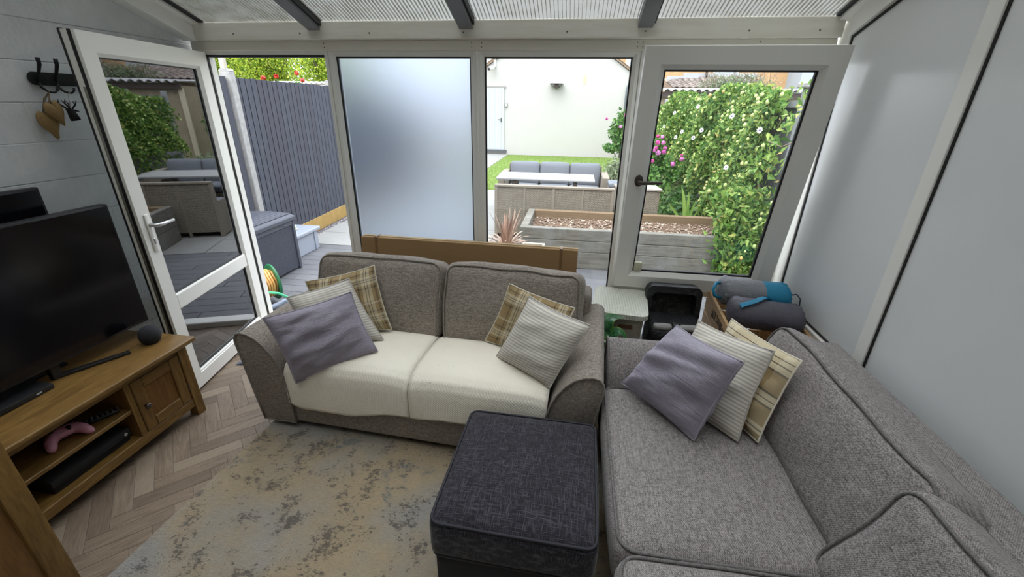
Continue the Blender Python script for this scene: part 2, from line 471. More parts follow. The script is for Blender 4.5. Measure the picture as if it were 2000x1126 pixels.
# side jamb by the left wall
trim_4 = tag(build('trim_4', MB().box(XL + .005, -2.447, YW - .006, YW + .075, 0, 2.0, .006), UPVC), 'white door jamb against the left block wall', 'jamb', kind='structure')
build('seal', MB().box(-2.449, -2.440, YW + .002, YW + .016, .04, 1.978), GASKET, trim_4)
jb = MB()
for z in (.2, .6, 1.0, 1.4, 1.8): jb.lathe([(.006, 0), (.006, .002)], 8, M=Matrix.Translation((-2.475, YW - .006, z)) @ Matrix.Rotation(R(90), 4, 'X'))
build('screw', jb, DARKMETAL, trim_4)
trim_5 = tag(build('trim_5', MB().box(-2.447, -1.612, YW, YW + .07, 1.975, 1.998, .003), UPVC), 'door head over the open doorway', 'jamb', kind='structure')
build('seal', MB().box(-2.447, -1.612, YW + .006, YW + .06, 1.963, 1.976), GASKET, trim_5)

def window(name, x0, x1, z0, z1, pane_mat, label, w=.045):
    o = thing(name, label, 'window', (x0, YW, z0), kind='structure')
    build('frame', MB().ring(x0 - w, x1 + w, z0 - w, z1 + w, [(0, YW + .07), (0, YW), (w - .020, YW), (w, YW + .02), (w, YW + .07)]), UPVC, o)
    build('seal', MB().ring(x0 - .004, x1 + .004, z0 - .004, z1 + .004, [(0, YW + .018), (.012, YW + .026), (.012, YW + .045), (0, YW + .045)]), GASKET, o)
    build('pane', MB().box(x0 + .002, x1 - .002, YW + .030, YW + .036, z0 + .002, z1 - .002), pane_mat, o)
    return o
# frosted pane
mm = NM('frosted_glass'); t = mm.t
rf = mm.n('BsdfRefraction'); rf.inputs['Roughness'].default_value = .40; rf.inputs['IOR'].default_value = 1.42; rf.inputs[0].default_value = (.70, .735, .78, 1)
tl = mm.n('BsdfTranslucent'); tl.inputs[0].default_value = (.50, .58, .70, 1)
gs = mm.n('BsdfGlossy'); gs.inputs['Roughness'].default_value = .35
m1 = mm.n('MixShader'); m1.inputs[0].default_value = .08; t.links.new(rf.outputs[0], m1.inputs[1]); t.links.new(tl.outputs[0], m1.inputs[2])
m2 = mm.n('MixShader'); m2.inputs[0].default_value = .05; t.links.new(m1.outputs[0], m2.inputs[1]); t.links.new(gs.outputs[0], m2.inputs[2])
t.links.new(m2.outputs[0], mm.out.inputs[0])
FROST = mm.m
window('window_1', -1.548, -.676, .10, 1.966, FROST, 'tall frosted window beside the open doorway', .040)
window('window_2', -.590, .285, .10, 1.966, GLASS, 'tall clear window between frosted pane and tilted window', .040)
# small cover strips over the joints between frames
for k, (a, b) in enumerate(((-1.612, -1.590), (-.640, -.626), (.327, .345))):
    tag(build('trim_%d' % (6 + k), MB().box(a, b, YW - .008, YW + .06, .045, 1.997, .003), UPVC), ['white post between open doorway and frosted window', 'slim white mullion right of the frosted window', 'slim white mullion left of the tilted window'][k], 'mullion', kind='structure')
# window_3 : fixed frame, lower pane and tilted-in sash
w3 = thing('window_3', 'white tilt window leaning inwards, with dark handle and pane below', 'window', (.345, YW, .58), kind='structure')
build('frame', MB().ring(.345, 1.362, .045, 1.996, [(0, YW + .07), (0, YW), (.040, YW), (.058, YW + .02), (.058, YW + .07)]), UPVC, w3)
build('side_jamb', MB().box(1.325, 1.46, YW + .015, YW + .085, .05, 1.995, .004), UPVC, w3)
build('transom', MB().box(.36, 1.32, YW - .002, YW + .07, .505, .585, .006), UPVC, w3)
build('lower_pane', MB().box(.40, 1.28, YW + .030, YW + .036, .10, .51), GLASS, w3)
SM = Matrix.Translation((0, YW - .012, .578)) @ Matrix.Rotation(R(8), 4, 'X')
sx0, sx1, sh = .318, 1.300, 1.435
sash = build('sash', MB().ring(sx0, sx1, 0, sh, [(0, .0), (0, -.055), (.085, -.055), (.112, -.030), (.112, 0)], M=SM), UPVC, w3)
build('seal', MB().ring(sx0 + .108, sx1 - .108, .108, sh - .108, [(0, -.026), (.014, -.022), (.014, -.004), (0, -.004)], M=SM), GASKET, w3)
build('pane', MB().box(sx0 + .11, sx1 - .11, -.016, -.010, .11, sh - .11, M=SM), GLASS, w3)
hd = MB()
hx, hz = sx0 + .062, .735
hd.lathe([(.0, .0), (.024, .0), (.024, .008), (.016, .014), (0, .014)], 16, M=SM @ Matrix.Translation((hx, -.055, hz)) @ Matrix.Rotation(R(90), 4, 'X') @ Matrix.Scale(1.45, 4, (0, 1, 0)))
hd.tube([(hx, -.060, hz), (hx, -.098, hz), (hx + .02, -.104, hz), (hx + .13, -.100, hz + .004)], [.011, .012, .012, .008], 10, M=SM)
build('handle', hd, DARKMETAL, sash, sharp=50)
mm = plain('ivory_plastic', (.62, .60, .44), .5)
so = thing('alarm_sensor', 'small ivory sensor stuck in the corner of the tilted window', 'sensor', tuple(SM @ Vector((sx0 + .125, -.03, .13))))
build('body', MB().box(sx0 + .118, sx0 + .168, -.042, -.017, .118, .180, .005, 2, M=SM), mm, so, sharp=40)
build('button', MB().lathe([(.012, 0), (.012, .003), (0, .004)], 14, M=SM @ Matrix.Translation((sx0 + .143, -.042, .158)) @ Matrix.Rotation(R(90), 4, 'X')), mm, so)

# ---- the open door
DA = Vector((-2.452, 2.800, 0)); DB = Vector((-2.285, 1.885, 0)); dd = (DB - DA).normalized(); DWID = .930
# local: x along leaf from hinge to free edge, y = outward normal (towards the left wall), z up
Md = Matrix(((dd.x, dd.y, 0, DA.x), (dd.y, -dd.x, 0, DA.y), (0, 0, 1, 0), (0, 0, 0, 1)))
door = thing('door_1', 'white half glazed door standing open into the room', 'door', tuple(DA), kind='structure')
DZ0, DZ1 = .018, 1.985
nrm = 1 if (Md @ Vector((0, 1, 0)) - DA).x < 0 else -1     # +1: local +y points to the wall
f0, f1 = -.028 * nrm, .042 * nrm                               # room face, wall face
build('leaf_frame', MB().ring(0, DWID, DZ0, DZ1, [(0, f1), (0, f0), (.085, f0), (.102, f0 + .018 * nrm), (.102, f1)], M=Md), UPVC, door)
build('mid_rail', MB().box(.09, DWID - .09, min(f0 + .004 * nrm, f1), max(f0 + .004 * nrm, f1), .550, .645, .008, 2, M=Md), UPVC, door)
for (a, b) in ((.118, .552), (.643, DZ1 - .10)):
    build('seal', MB().ring(.098, DWID - .098, a - .004, b + .004, [(0, f0 + .016 * nrm), (.012, f0 + .022 * nrm), (.012, f0 + .04 * nrm), (0, f0 + .04 * nrm)], M=Md), GASKET, door)
    build('pane', MB().box(.10, DWID - .10, .002 * nrm - .003, .002 * nrm + .003, a, b, M=Md), GLASS_DOOR, door)
build('bottom_rail', MB().box(.09, DWID - .09, min(f0 + .004 * nrm, f1), max(f0 + .004 * nrm, f1), .04, .12, .008, 2, M=Md), UPVC, door)
build('edge_seal', MB().box(DWID - .0, DWID + .004, -.012, .002, DZ0, DZ1, M=Md).box(DWID, DWID + .004, min(f1, f1 - .008 * nrm), max(f1, f1 - .008 * nrm), DZ0, DZ1, M=Md).box(0, DWID, min(f1 - .006 * nrm, f1), max(f1 - .006 * nrm, f1), DZ1, DZ1 + .004, M=Md), GASKET, door)
lk = MB().box(DWID, DWID + .003, .006 * nrm - .010, .006 * nrm + .010, .25, 1.75, M=Md)
build('lock_strip', lk, plain('lock_steel', (.30, .29, .24), .45, .7), door)
hz = 1.075; hx = DWID - .05
hb = build('handle_plate', MB().box(hx - .015, hx + .015, min(f0, f0 - .010 * nrm), max(f0, f0 - .010 * nrm), hz - .15, hz + .06, .006, 2, M=Md), UPVC, door, sharp=40)
build('lever', MB().tube([(hx, f0, hz), (hx, f0 - .045 * nrm, hz), (hx - .018, f0 - .052 * nrm, hz), (hx - .125, f0 - .050 * nrm, hz)], [.010, .010, .010, .008], 10, M=Md), STEEL, hb, smooth=True)
build('lock_cylinder', MB().box(hx - .007, hx + .007, min(f0 - .009 * nrm, f0 - .014 * nrm), max(f0 - .009 * nrm, f0 - .014 * nrm), hz - .105, hz - .07, .003, M=Md), STEEL, hb)

# ---- roof: ribbed polycarbonate between grey rafters
mm = NM('ribbed_polycarbonate'); t = mm.t; o_ = mm.obj()
dirt = mm.noise(o_, 9, 5, .65)
sx = mm.sep(o_)
line = 0.
tr = mm.n('BsdfTransparent'); tl = mm.n('BsdfTranslucent'); df = mm.n('BsdfDiffuse')
# twin-wall sheet: clear when looked through squarely, the inner walls block slanting light
geo = mm.n('NewGeometry'); dt = mm.n('VectorMath', operation='DOT_PRODUCT'); t.links.new(geo.outputs['Incoming'], dt.inputs[0]); t.links.new(geo.outputs['True Normal'], dt.inputs[1])
cosi = mm.math('ABSOLUTE', dt.outputs['Value'])
thru = mm.ramp(cosi, [(.25, .12), (.52, .20), (.80, .70), (1., .90)])
cT = mm.mix(line, mm.mix(mm.ramp(dirt, [(.45, 0.), (.75, .45)]), (.92, .93, .92), (.62, .58, .50)), (.40, .40, .39))
t.links.new(mm.mix(1., cT, thru, 'MULTIPLY'), tr.inputs[0])
t.links.new(mm.mix(line, (.16, .16, .155), (.06, .06, .06)), tl.inputs[0])
a_ = mm.n('AddShader'); t.links.new(tr.outputs[0], a_.inputs[0]); t.links.new(tl.outputs[0], a_.inputs[1])
df.inputs[0].default_value = (.30, .30, .29, 1); a2 = mm.n('MixShader'); a2.inputs[0].default_value = .12
t.links.new(a_.outputs[0], a2.inputs[1]); t.links.new(df.outputs[0], a2.inputs[2]); t.links.new(a2.outputs[0], mm.out.inputs[0])
POLY = mm.m
RAFT = plain('grey_rafter_capping', (.20, .205, .215), .45, var=.12, sc=9)
mm_ceil = plain('white_ceiling_board', (.82, .81, .79), .7)
mm = NM('polycarbonate_rib'); t = mm.t; d_ = mm.noise(mm.obj(), 14, 4, .6); c_ = mm.mix(mm.ramp(d_, [(.4, 0.), (.75, 1.)]), (.66, .655, .62), (.42, .40, .34))
df = mm.n('BsdfDiffuse'); tl = mm.n('BsdfTranslucent'); t.links.new(c_, df.inputs[0]); t.links.new(c_, tl.inputs[0]); mx = mm.n('MixShader'); mx.inputs[0].default_value = .5
t.links.new(df.outputs[0], mx.inputs[1]); t.links.new(tl.outputs[0], mx.inputs[2]); t.links.new(mx.outputs[0], mm.out.inputs[0]); WEB = mm.m
ceiling = thing('ceiling', 'sloping ribbed polycarbonate roof on grey rafters', 'roof', (0, ROOF_Y, ROOF_Z), kind='structure')
raft_x = [-1.635, -.686, .328]
edges = [XL + .05] + raft_x + [XR - .01]
def slope_prism(mb, x0, x1, y0, y1, up0, up1, bev=0):
    return mb.prism([(y0, zr(y0) + up0), (y1, zr(y1) + up0), (y1, zr(y1) + up1), (y0, zr(y0) + up1)], x0, x1, 'x', bev)
YHOUSE = -.35
build('boarded_ceiling', slope_prism(MB(), XL, XR + .05, YREAR - .1, YHOUSE, .0, .03), mm_ceil, ceiling)
for a, b in zip(edges[:-1], edges[1:]):
    rp = build('roof_panel', slope_prism(MB(), a, b, YHOUSE, YW + .25, .012, .014), POLY, ceiling)
    wb = MB(); x = a + .016
    while x < b - .01:
        slope_prism(wb, x - .0011, x + .0011, YHOUSE, YW + .05, -.0005, .012); x += .0216
    tag(build('ribs', wb, WEB, rp), kind='stuff')
for x in raft_x:
    rf_ = build('rafter', slope_prism(MB(), x - .040, x + .040, YREAR, 2.80, -.052, .012, .004), RAFT, ceiling)
    build('seal', slope_prism(MB(), x + .040, x + .052, YREAR, 2.80, -.030, .011), GASKET, rf_)
build('wall_plate', slope_prism(MB(), XL + .012, XL + .105, YREAR, 2.80, -.105, -.012, .005), UPVC, ceiling)
build('wall_plate_cap', slope_prism(MB(), XL + .012, XL + .150, YREAR, 2.81, -.018, .004, .003), UPVC, ceiling)
build('seal', slope_prism(MB(), XL + .150, XL + .185, YREAR, 2.80, -.004, .010), GASKET, ceiling)
build('edge_cap', slope_prism(MB(), XR - .055, XR + .05, YREAR, 2.81, -.022, .010, .003), UPVC, ceiling)
build('seal', slope_prism(MB(), XR - .075, XR - .055, YREAR, 2.80, -.006, .010), GASKET, ceiling)

# ================================================================== FURNITURE
# ---- rug
mm = NM('distressed_rug', .95, .1); o_ = mm.obj()
big = mm.noise(o_, 1.7, 4, .55); mid = mm.noise(o_, 7.5, 7, .74, .4); fin = mm.noise(mm.scale(o_, (1, 1.6, 1)), 55, 4, .7); blu = mm.noise(mm.scale(o_, (1, 1, 1)), 3.1, 5, .7, .6)
c_ = mm.mix(mm.ramp(big, [(.38, 0.), (.60, 1.)]), (.305, .30, .287), (.385, .298, .187))
c_ = mm.mix(mm.ramp(mm.math('ADD', mm.math('MULTIPLY', mid, .62), mm.math('MULTIPLY', fin, .38)), [(.525, 0.), (.575, .8)]), c_, (.06, .052, .05))
c_ = mm.mix(mm.ramp(mm.math('ADD', mm.math('MULTIPLY', blu, .75), mm.math('MULTIPLY', fin, .25)), [(.585, 0.), (.645, .7)]), c_, (.115, .145, .16))
c_ = mm.mix(mm.ramp(fin, [(.42, .30), (.62, 0.)]), c_, (.20, .17, .14))
mm.col(c_).sheen(.2).bump(mm.math('ADD', fin, mm.noise(o_, 190, 2)), .6, .012)
rug = tag(build('area_rug', MB().box(0, 2.45, -1.95, .15, 0.0, .010, .004, 2), mm.m, sharp=40), 'distressed beige and grey blue rug on the herringbone floor', 'rug')
rug.matrix_basis = Matrix.Translation((-1.622, 1.68, .0005)) @ Matrix.Rotation(R(-3.6), 4, 'Z')

# ---- upholstery
FAB1 = fabric('taupe_weave', (.145, .122, .104), (.385, .335, .288), slub=.42)
FAB2 = fabric('grey_weave', (.104, .091, .090), (.352, .318, .308), 1.0, bump=.9, weave=.17, slub=.25)
PIPE1 = fabric('taupe_piping', (.15, .13, .11), (.32, .285, .25))
PIPE2 = fabric('grey_piping', (.09, .083, .083), (.20, .185, .18))
mm = NM('quilted_cream_cover', .9, .2); sx = mm.sep(mm.obj())
u_ = mm.math('MULTIPLY', sx[0], 190.); v_ = mm.math('MULTIPLY', mm.math('SUBTRACT', sx[1], sx[2]), 310.)
q_ = mm.math('MULTIPLY', mm.math('ABSOLUTE', mm.math('SINE', mm.math('ADD', u_, v_))), mm.math('ABSOLUTE', mm.math('SINE', mm.math('SUBTRACT', u_, v_))))
spk = mm.noise(mm.obj(), 34, 3)
c_ = mm.mix(mm.noise(mm.obj(), 4, 3), (.78, .72, .61), (.86, .81, .70))
c_ = mm.mix(mm.ramp(spk, [(.70, 0.), (.76, .5)]), c_, (.40, .36, .30))
mm.col(c_).sheen(.15).bump(q_, .35, .0028)
QUILT = mm.m
mm = NM('lavender_crinkle_velvet', .7, .25); uv = mm.uv()
cr = mm.noise(mm.scale(uv, (9, 130, 1)), 1, 3, .6, .5); c2 = mm.noise(uv, 5, 3)
c_ = mm.mix(c2, (.26, .235, .29), (.37, .345, .40)); c_ = mm.mix(mm.ramp(cr, [(.4, .45), (.6, 0.)]), c_, (.19, .16, .21))
mm.col(c_).sheen(.55, (.85, .8, 1)).bump(mm.math('ADD', mm.math('MULTIPLY', cr, .5), mm.noise(mm.scale(uv, (2.0, 9, 1)), 1.3, 3, .5, 1.0)), .42, .02)
LAV = mm.m
mm = NM('ticking_stripe', .9, .2); uv = mm.uv(); sx = mm.sep(uv)
w_ = mm.math('FRACT', mm.math('ADD', mm.math('MULTIPLY', sx[1], 25.), mm.math('MULTIPLY', mm.noise(uv, 6, 2), .12)))
c_ = mm.ramp(w_, [(0., (.60, .555, .475)), (.40, (.60, .555, .475)), (.52, (.36, .335, .315)), (.88, (.36, .335, .315)), (1., (.60, .555, .475))])
th = mm.noise(mm.scale(uv, (40, 260, 1)), 1, 2)
mm.col(mm.mix(mm.math('MULTIPLY', th, .3), c_, (.66, .62, .55))).bump(mm.math('ADD', w_, mm.math('MULTIPLY', mm.noise(uv, 5, 3), 3.)), .35, .006)
STRIPE = mm.m
TAN, CRM, DRK = (.33, .235, .115), (.68, .60, .43), (.05, .042, .042)
def plaid(name, su, sv, pu, pv):
    m = NM(name, .9, .2); s_ = m.sep(m.uv())
    st = [(0., TAN), (.30, DRK), (.335, TAN), (.40, CRM), (.47, DRK), (.485, CRM), (.53, DRK), (.545, CRM), (.62, TAN), (.68, DRK), (.715, TAN), (.90, CRM), (.945, TAN)]
    a = m.ramp(m.math('FRACT', m.math('MULTIPLY_ADD', s_[0], su, pu)), st, 'CONSTANT')
    b = m.ramp(m.math('FRACT', m.math('MULTIPLY_ADD', s_[1], sv, pv)), st, 'CONSTANT')
    c = m.mix(.5, a, b)
    n = m.noise(m.scale(m.uv(), (220, 220, 1)), 1, 2)
    m.col(m.mix(m.math('MULTIPLY', n, .25), c, (.25, .2, .13))).bump(m.math('ADD', n, m.math('MULTIPLY', m.noise(m.uv(), 5, 3), 4.)), .3, .006)
    return m.m
PLAID = plaid('tan_plaid', 1.7, 1.7, .05, .12)
m = NM('tan_plaid_wide', .9, .2); s_ = m.sep(m.uv())
b = m.ramp(s_[1], [(0., (.24, .165, .08)), (.07, CRM), (.10, DRK), (.115, CRM), (.16, TAN), (.36, DRK), (.385, CRM), (.43, DRK), (.445, CRM), (.50, DRK), (.52, TAN), (.74, DRK), (.765, CRM), (.83, DRK), (.845, CRM), (.90, DRK), (.912, CRM)], 'CONSTANT')
a = m.ramp(s_[0], [(0., CRM), (.12, DRK), (.13, CRM), (.20, TAN), (.48, DRK), (.50, TAN), (.86, CRM)], 'CONSTANT')
n = m.noise(m.scale(m.uv(), (220, 220, 1)), 1, 2)
m.col(m.mix(m.math('MULTIPLY', n, .25), m.mix(.28, b, a), (.25, .2, .13))).bump(m.math('ADD', n, m.math('MULTIPLY', m.noise(m.uv(), 5, 3), 4.)), .3, .006)
PLAID2 = m.m

def rrect(hx, hy, r, n=6, wob=0, seed=0):
    out = []
    for cx, cy, a0 in ((hx - r, hy - r, 0), (-hx + r, hy - r, 90), (-hx + r, -hy + r, 180), (hx - r, -hy + r, 270)):
        for k in range(n + 1):
            a = R(a0 + 90 * k / n); out.append((cx + r * math.cos(a), cy + r * math.sin(a)))
    # densify the straight runs
    res = []
    for i in range(len(out)):
        p, q = out[i], out[(i + 1) % len(out)]
        L = math.hypot(q[0] - p[0], q[1] - p[1]); m = max(1, int(L / .05))
        for k in range(m): res.append((p[0] + (q[0] - p[0]) * k / m, p[1] + (q[1] - p[1]) * k / m))
    return res
def stuffed(name, parent, size, M, mat, pipe, r, bulge, axis, seg=11, amp=.004, fr=5, seed=0, rim=True):
    """upholstered cushion (softbox) with piping round the two faces normal to axis"""
    o = build(name, MB().softbox(*size, r=r, bulge=bulge, seg=seg, amp=amp, fr=fr, seed=seed, M=M), mat, parent, smooth=True, world=False)
    if rim:
        mb = MB(); h = [s / 2 for s in size]; k = [i for i in range(3) if i != axis]
        for sg in (-1, 1):
            pts = []
            for (p, q) in rrect(h[k[0]] - r * .22, h[k[1]] - r * .22, max(r * 1.1, .03)):
                v = Vector((0, 0, 0)); v[k[0]] = p; v[k[1]] = q; v[axis] = sg * (h[axis] - r * .22)
                for a in range(3):      # follow the bulge of the sides
                    oth = [x for x in range(3) if x != a]
                    u0 = max(-1, min(1, v[oth[0]] / h[oth[0]])); u1 = max(-1, min(1, v[oth[1]] / h[oth[1]]))
                    v[a] += math.copysign(1, v[a]) * min(1, abs(v[a]) / h[a]) ** 3 * bulge[a] * (1 - u0 ** 2) * (1 - u1 ** 2)
                if amp: v += mnoise.noise_vector(v * fr + Vector((seed * 3.1, seed * 1.7, seed))) * amp
                pts.append(M @ v)
            mb.tube(pts, .0055, 6, closed=True)
        build('piping', mb, pipe, o, smooth=True, world=False)
    return o

ARM = [(.012, .045), (-.012, .20), (-.036, .40), (-.054, .53), (-.052, .562), (-.036, .584), (-.008, .593), (.03, .588), (.075, .566), (.115, .528), (.15, .478), (.178, .415), (.196, .345), (.205, .27), (.208, .045)]
def sofa(label, loc, rz, W, D, fab, pipe, seats, seat_d, seat_z, backs, back_lean, back_h, group, covered):
    t = thing('fabric_sofa', label, 'sofa', loc, rz, group)
    for sd in (0, 1):
        prof = [((W - x) if sd else x, z) for (x, z) in ARM]
        mb = MB().prism(prof, 0, D - .06, 'y', .006)
        a = build('arm', mb, fab, t, world=False, sharp=35)
        build('piping', MB().tube([(x, -.002, z) for (x, z) in prof], .0055, 6).tube([(x, -.002, z) for (x, z) in prof[:1]] + [(prof[-1][0], -.002, .05)], .003, 5), pipe, a, smooth=True, world=False)
    build('base', MB().box(.19, W - .19, .012, D - .12, .05, .285, .012, 2), fab, t, world=False, sharp=40)
    build('back_frame', MB().box(.03, W - .03, D - .20, D - .02, .05, .70, .035, 4), fab, t, world=False, sharp=40)
    for fx, fy in ((.05, .04), (W - .11, .04), (.05, D - .14), (W - .11, D - .14)):
        build('foot', MB().box(fx, fx + .06, fy, fy + .06, .0, .052, .004), DARKWOOD, t, world=False)
    n = len(seats)
    for k, (x0, x1, z, yf) in enumerate(seats):
        w = x1 - x0; hgt = z - .27
        M = Matrix.Translation(((x0 + x1) / 2, yf + (seat_d - yf) / 2, .27 + hgt / 2))
        o = stuffed('seat_cushion', t, (w, seat_d - yf, hgt), M, fab, pipe, .05, (.004, .012, .020), 2, amp=.004, fr=4, seed=k + W, rim=not covered)
    for k, (x0, x1, yb) in enumerate(backs):
        w = x1 - x0
        M = Matrix.Translation(((x0 + x1) / 2, yb, seat_z - .02)) @ Matrix.Rotation(-back_lean, 4, 'X') @ Matrix.Translation((0, .105, back_h / 2))
        stuffed('back_cushion', t, (w, .21, back_h), M, fab, pipe, .055, (.012, .030, .014), 1, seg=15, amp=.015, fr=4.6, seed=k * 2.3 + W * 5)
    return t
S1A = math.atan2(-.063, 1.15)
sofa1 = sofa('two seat taupe sofa with cream covered seat, in front of the windows', (-1.655, 1.712, 0), S1A, 1.80, .86, FAB1, PIPE1,
             [(.205, .895, .425, .035), (.905, 1.595, .425, .035)], .46, .43, [(.10, .905, .43), (.915, 1.715, .43)], R(17), .47, None, True)
# the quilted covers hang over the front of the two seats
for k, (x0, x1) in enumerate(((.196, .898), (.902, 1.604))):
    def cov(u, v, x0=x0, x1=x1, k=k):
        x = x0 + (x1 - x0) * u
        prof = [(.465, .440), (.38, .452), (.26, .460), (.14, .458), (.07, .448), (.030, .428), (.010, .395), (.000, .355), (-.006, .31), (-.010, .27), (-.012, .235)]
        s = v * (len(prof) - 1); i = min(int(s), len(prof) - 2); f = s - i
        y = prof[i][0] * (1 - f) + prof[i + 1][0] * f; z = prof[i][1] * (1 - f) + prof[i + 1][1] * f
        drop = max(0, (v - .62) / .38)
        e = abs(2 * u - 1) ** 8
        z -= e * .020 * (1 - drop * .5)
        y += e * .018 * drop
        wave_ = (-.088 + .070 * u + .012 * math.sin(9 * u)) if k == 0 else (-.022 + .045 * u + .008 * math.sin(7 * u))
        wave_ += .05 * max(0, 1 - u / .18) ** 2 if k == 0 else 0
        z += drop ** 1.5 * wave_
        z += .004 * mnoise.noise(Vector((x * 5, y * 5, k))); y += .006 * drop * mnoise.noise(Vector((x * 9, z * 7, 3 + k)))
        return (x, y, z)
    mb = MB().grid(cov, 26, 40)
    co = build('seat_cover', mb, QUILT, sofa1, smooth=True, world=False)
    co['label'] = 'cream quilted seat cover'
    sm = co.modifiers.new('thick', 'SOLIDIFY'); sm.thickness = .006; sm.offset = 1
sofa2 = sofa('long grey weave sofa along the white panelled wall', (.235, 1.985, 0), R(-90), 2.55, 1.08, FAB2, PIPE2,
             [(.215, 1.075, .462, -.030), (1.085, 1.86, .485, -.035)], .66, .455, [(.06, 1.045, .600), (.99, 1.88, .545)], R(25), .40, None, False)

# ---- scatter cushions, laid on corners (top left, top right, bottom right, bottom left)
def cushion(label, P, thick, mat, pipe, group, seed=0, wr=.010, fwd=1., cat='cushion'):
    eye = Vector((0, 0, CAMH)); P = [eye + (Vector(p) - eye) * (fwd if i < 2 else 1.) for i, p in enumerate(P)]
    c = sum(P, Vector()) / 4
    base = Vector((c.x, c.y, min(p.z for p in P)))
    t = thing('scatter_cushion', label, cat, base, 0, group)
    N = 26
    nrm = ((P[1] - P[0]).cross(P[3] - P[0])).normalized()
    if nrm.dot(Vector((0, 0, CAMH)) - c) < 0: nrm = -nrm
    def pos(u, v, side):
        # edges pull in between the corners
        a, b = 2 * u - 1, 2 * v - 1
        pin = .030
        uu = u - a * pin * (1 - b * b) * abs(a); vv = v - b * pin * (1 - a * a) * abs(b)
        q = (P[0] * (1 - uu) + P[1] * uu) * (1 - vv) + (P[3] * (1 - uu) + P[2] * uu) * vv
        h = max(0, (1 - a ** 4)) ** .55 * max(0, (1 - b ** 4)) ** .55
        h *= .55 + .45 * (1 - .5 * (a * a + b * b))
        q = q + nrm * (side * thick * .5 * h)
        n = mnoise.noise(Vector((u * 1.6 + seed, v * 7 + u * 2.5, side * 3 + seed))) + .35 * mnoise.noise(Vector((u * 3, v * 16 + u * 3, seed * 2 + side)))
        q += nrm * (side * wr * 1.5 * n * min(1, h * h * 2))
        q += nrm * (.006 * mnoise.noise(Vector((u * 3, v * 3, seed * 5))))
        return q
    co, fc, uv = [], [], []
    w = N + 1
    for side in (1, -1):
        for j in range(w):
            for i in range(w): co.append(pos(i / N, j / N, side)); uv.append((i / N, 1 - j / N))
    for s_ in range(2):
        for j in range(N):
            for i in range(N):
                k = s_ * w * w + j * w + i; f = (k, k + 1, k + w + 1, k + w); fc.append(f if s_ == 0 else f[::-1])
    rawmesh('cover', co, fc, mat, t, True, uv)
    edge = [pos(i / N, 0, 1) for i in range(N)] + [pos(1, j / N, 1) for j in range(N)] + [pos(1 - i / N, 1, 1) for i in range(N)] + [pos(0, 1 - j / N, 1) for j in range(N)]
    build('piping', MB().tube(edge, .0042, 6, closed=True), pipe, t, smooth=True)
    return t
PIPC = plain('cream_piping', (.62, .575, .47), .8); PIPL = plain('grey_lilac_piping', (.30, .275, .32), .8); PIPS = plain('stone_piping', (.46, .43, .385), .8)
g1 = 'scatter cushions at the left of the two seat sofa'; g2 = 'scatter cushions at the right of the two seat sofa'; g3 = 'scatter cushions on the long sofa'
cushion('tan plaid cushion rearmost on the left of the two seat sofa', [(-1.565, 2.17, .705), (-1.159, 2.265, .80), (-1.005, 2.085, .475), (-1.43, 2.03, .43)], .14, PLAID, PIPC, g1, 1, fwd=.960)
cushion('striped cushion between plaid and lavender ones at sofa left', [(-1.60, 2.03, .66), (-1.285, 2.175, .742), (-1.007, 1.97, .475), (-1.40, 1.85, .43)], .14, STRIPE, PIPS, g1, 2, fwd=.955)
cushion('lavender cushion leaning on the left arm of the two seat sofa', [(-1.632, 1.85, .612), (-1.228, 2.085, .70), (-.984, 1.845, .475), (-1.372, 1.672, .34)], .18, LAV, PIPL, g1, 3, .020, fwd=.925)
cushion('tan plaid cushion behind striped one at sofa right', [(-.325, 2.225, .76), (.052, 2.135, .68), (-.03, 1.90, .45), (-.442, 2.075, .46)], .11, PLAID, PIPC, g2, 4, fwd=.955)
cushion('striped cushion leaning on the right arm of the two seat sofa', [(-.200, 2.13, .735), (.134, 1.925, .69), (-.046, 1.705, .45), (-.352, 1.915, .455)], .16, STRIPE, PIPS, g2, 5, fwd=.935)
cushion('tan plaid cushion against the backrest of the long sofa', [(.806, 1.975, .762), (.958, 1.61, .772), (.792, 1.432, .49), (.62, 1.76, .48)], .13, PLAID2, PIPC, g3, 6, fwd=.968)
cushion('striped cushion in the middle of three on the long sofa', [(.642, 1.935, .757), (.838, 1.595, .815), (.714, 1.425, .49), (.455, 1.70, .48)], .14, STRIPE, PIPS, g3, 7, fwd=.960)
cushion('lavender cushion frontmost on the long grey sofa', [(.538, 1.905, .738), (.693, 1.500, .808), (.542, 1.400, .49), (.292, 1.750, .485)], .17, LAV, PIPL, g3, 8, .020, fwd=.945)

# ---- footstool
CHAR = NM('charcoal_chenille', .85, .2); o_ = CHAR.obj()
a_ = CHAR.noise(CHAR.scale(o_, (420, 26, 60)), 1, 2); b_ = CHAR.noise(CHAR.scale(o_, (26, 420, 60)), 1, 2)
t_ = CHAR.math('MAXIMUM', a_, b_)
CHAR.col(CHAR.mix(CHAR.ramp(t_, [(.52, 0.), (.70, 1.)]), (.014, .012, .016), (.070, .065, .077))).sheen(.25).bump(t_, .4, .003)
CHARD = plain('charcoal_side', (.016, .015, .018), .9); CHARP = plain('near_black_piping', (.010, .009, .016), .7)
ott = thing('footstool', 'square charcoal upholstered footstool in front of the sofas', 'footstool', (-.115, 1.205, 0), R(-1.5))
build('base', MB().box(-.262, .262, -.280, .270, .03, .285, .015, 2), CHARD, ott, world=False, sharp=40)
stuffed('top_cushion', ott, (.555, .580, .165), Matrix.Translation((0, -.002, .367)), CHAR.m, CHARP, .030, (.006, .006, .022), 2, amp=.002)
for sx_ in (-1, 1):
    for sy_ in (-1, 1): build('foot', MB().lathe([(.018, 0), (.022, .035)], 12, c=(sx_ * .22, sy_ * .23, 0)), DARKWOOD, ott, world=False)

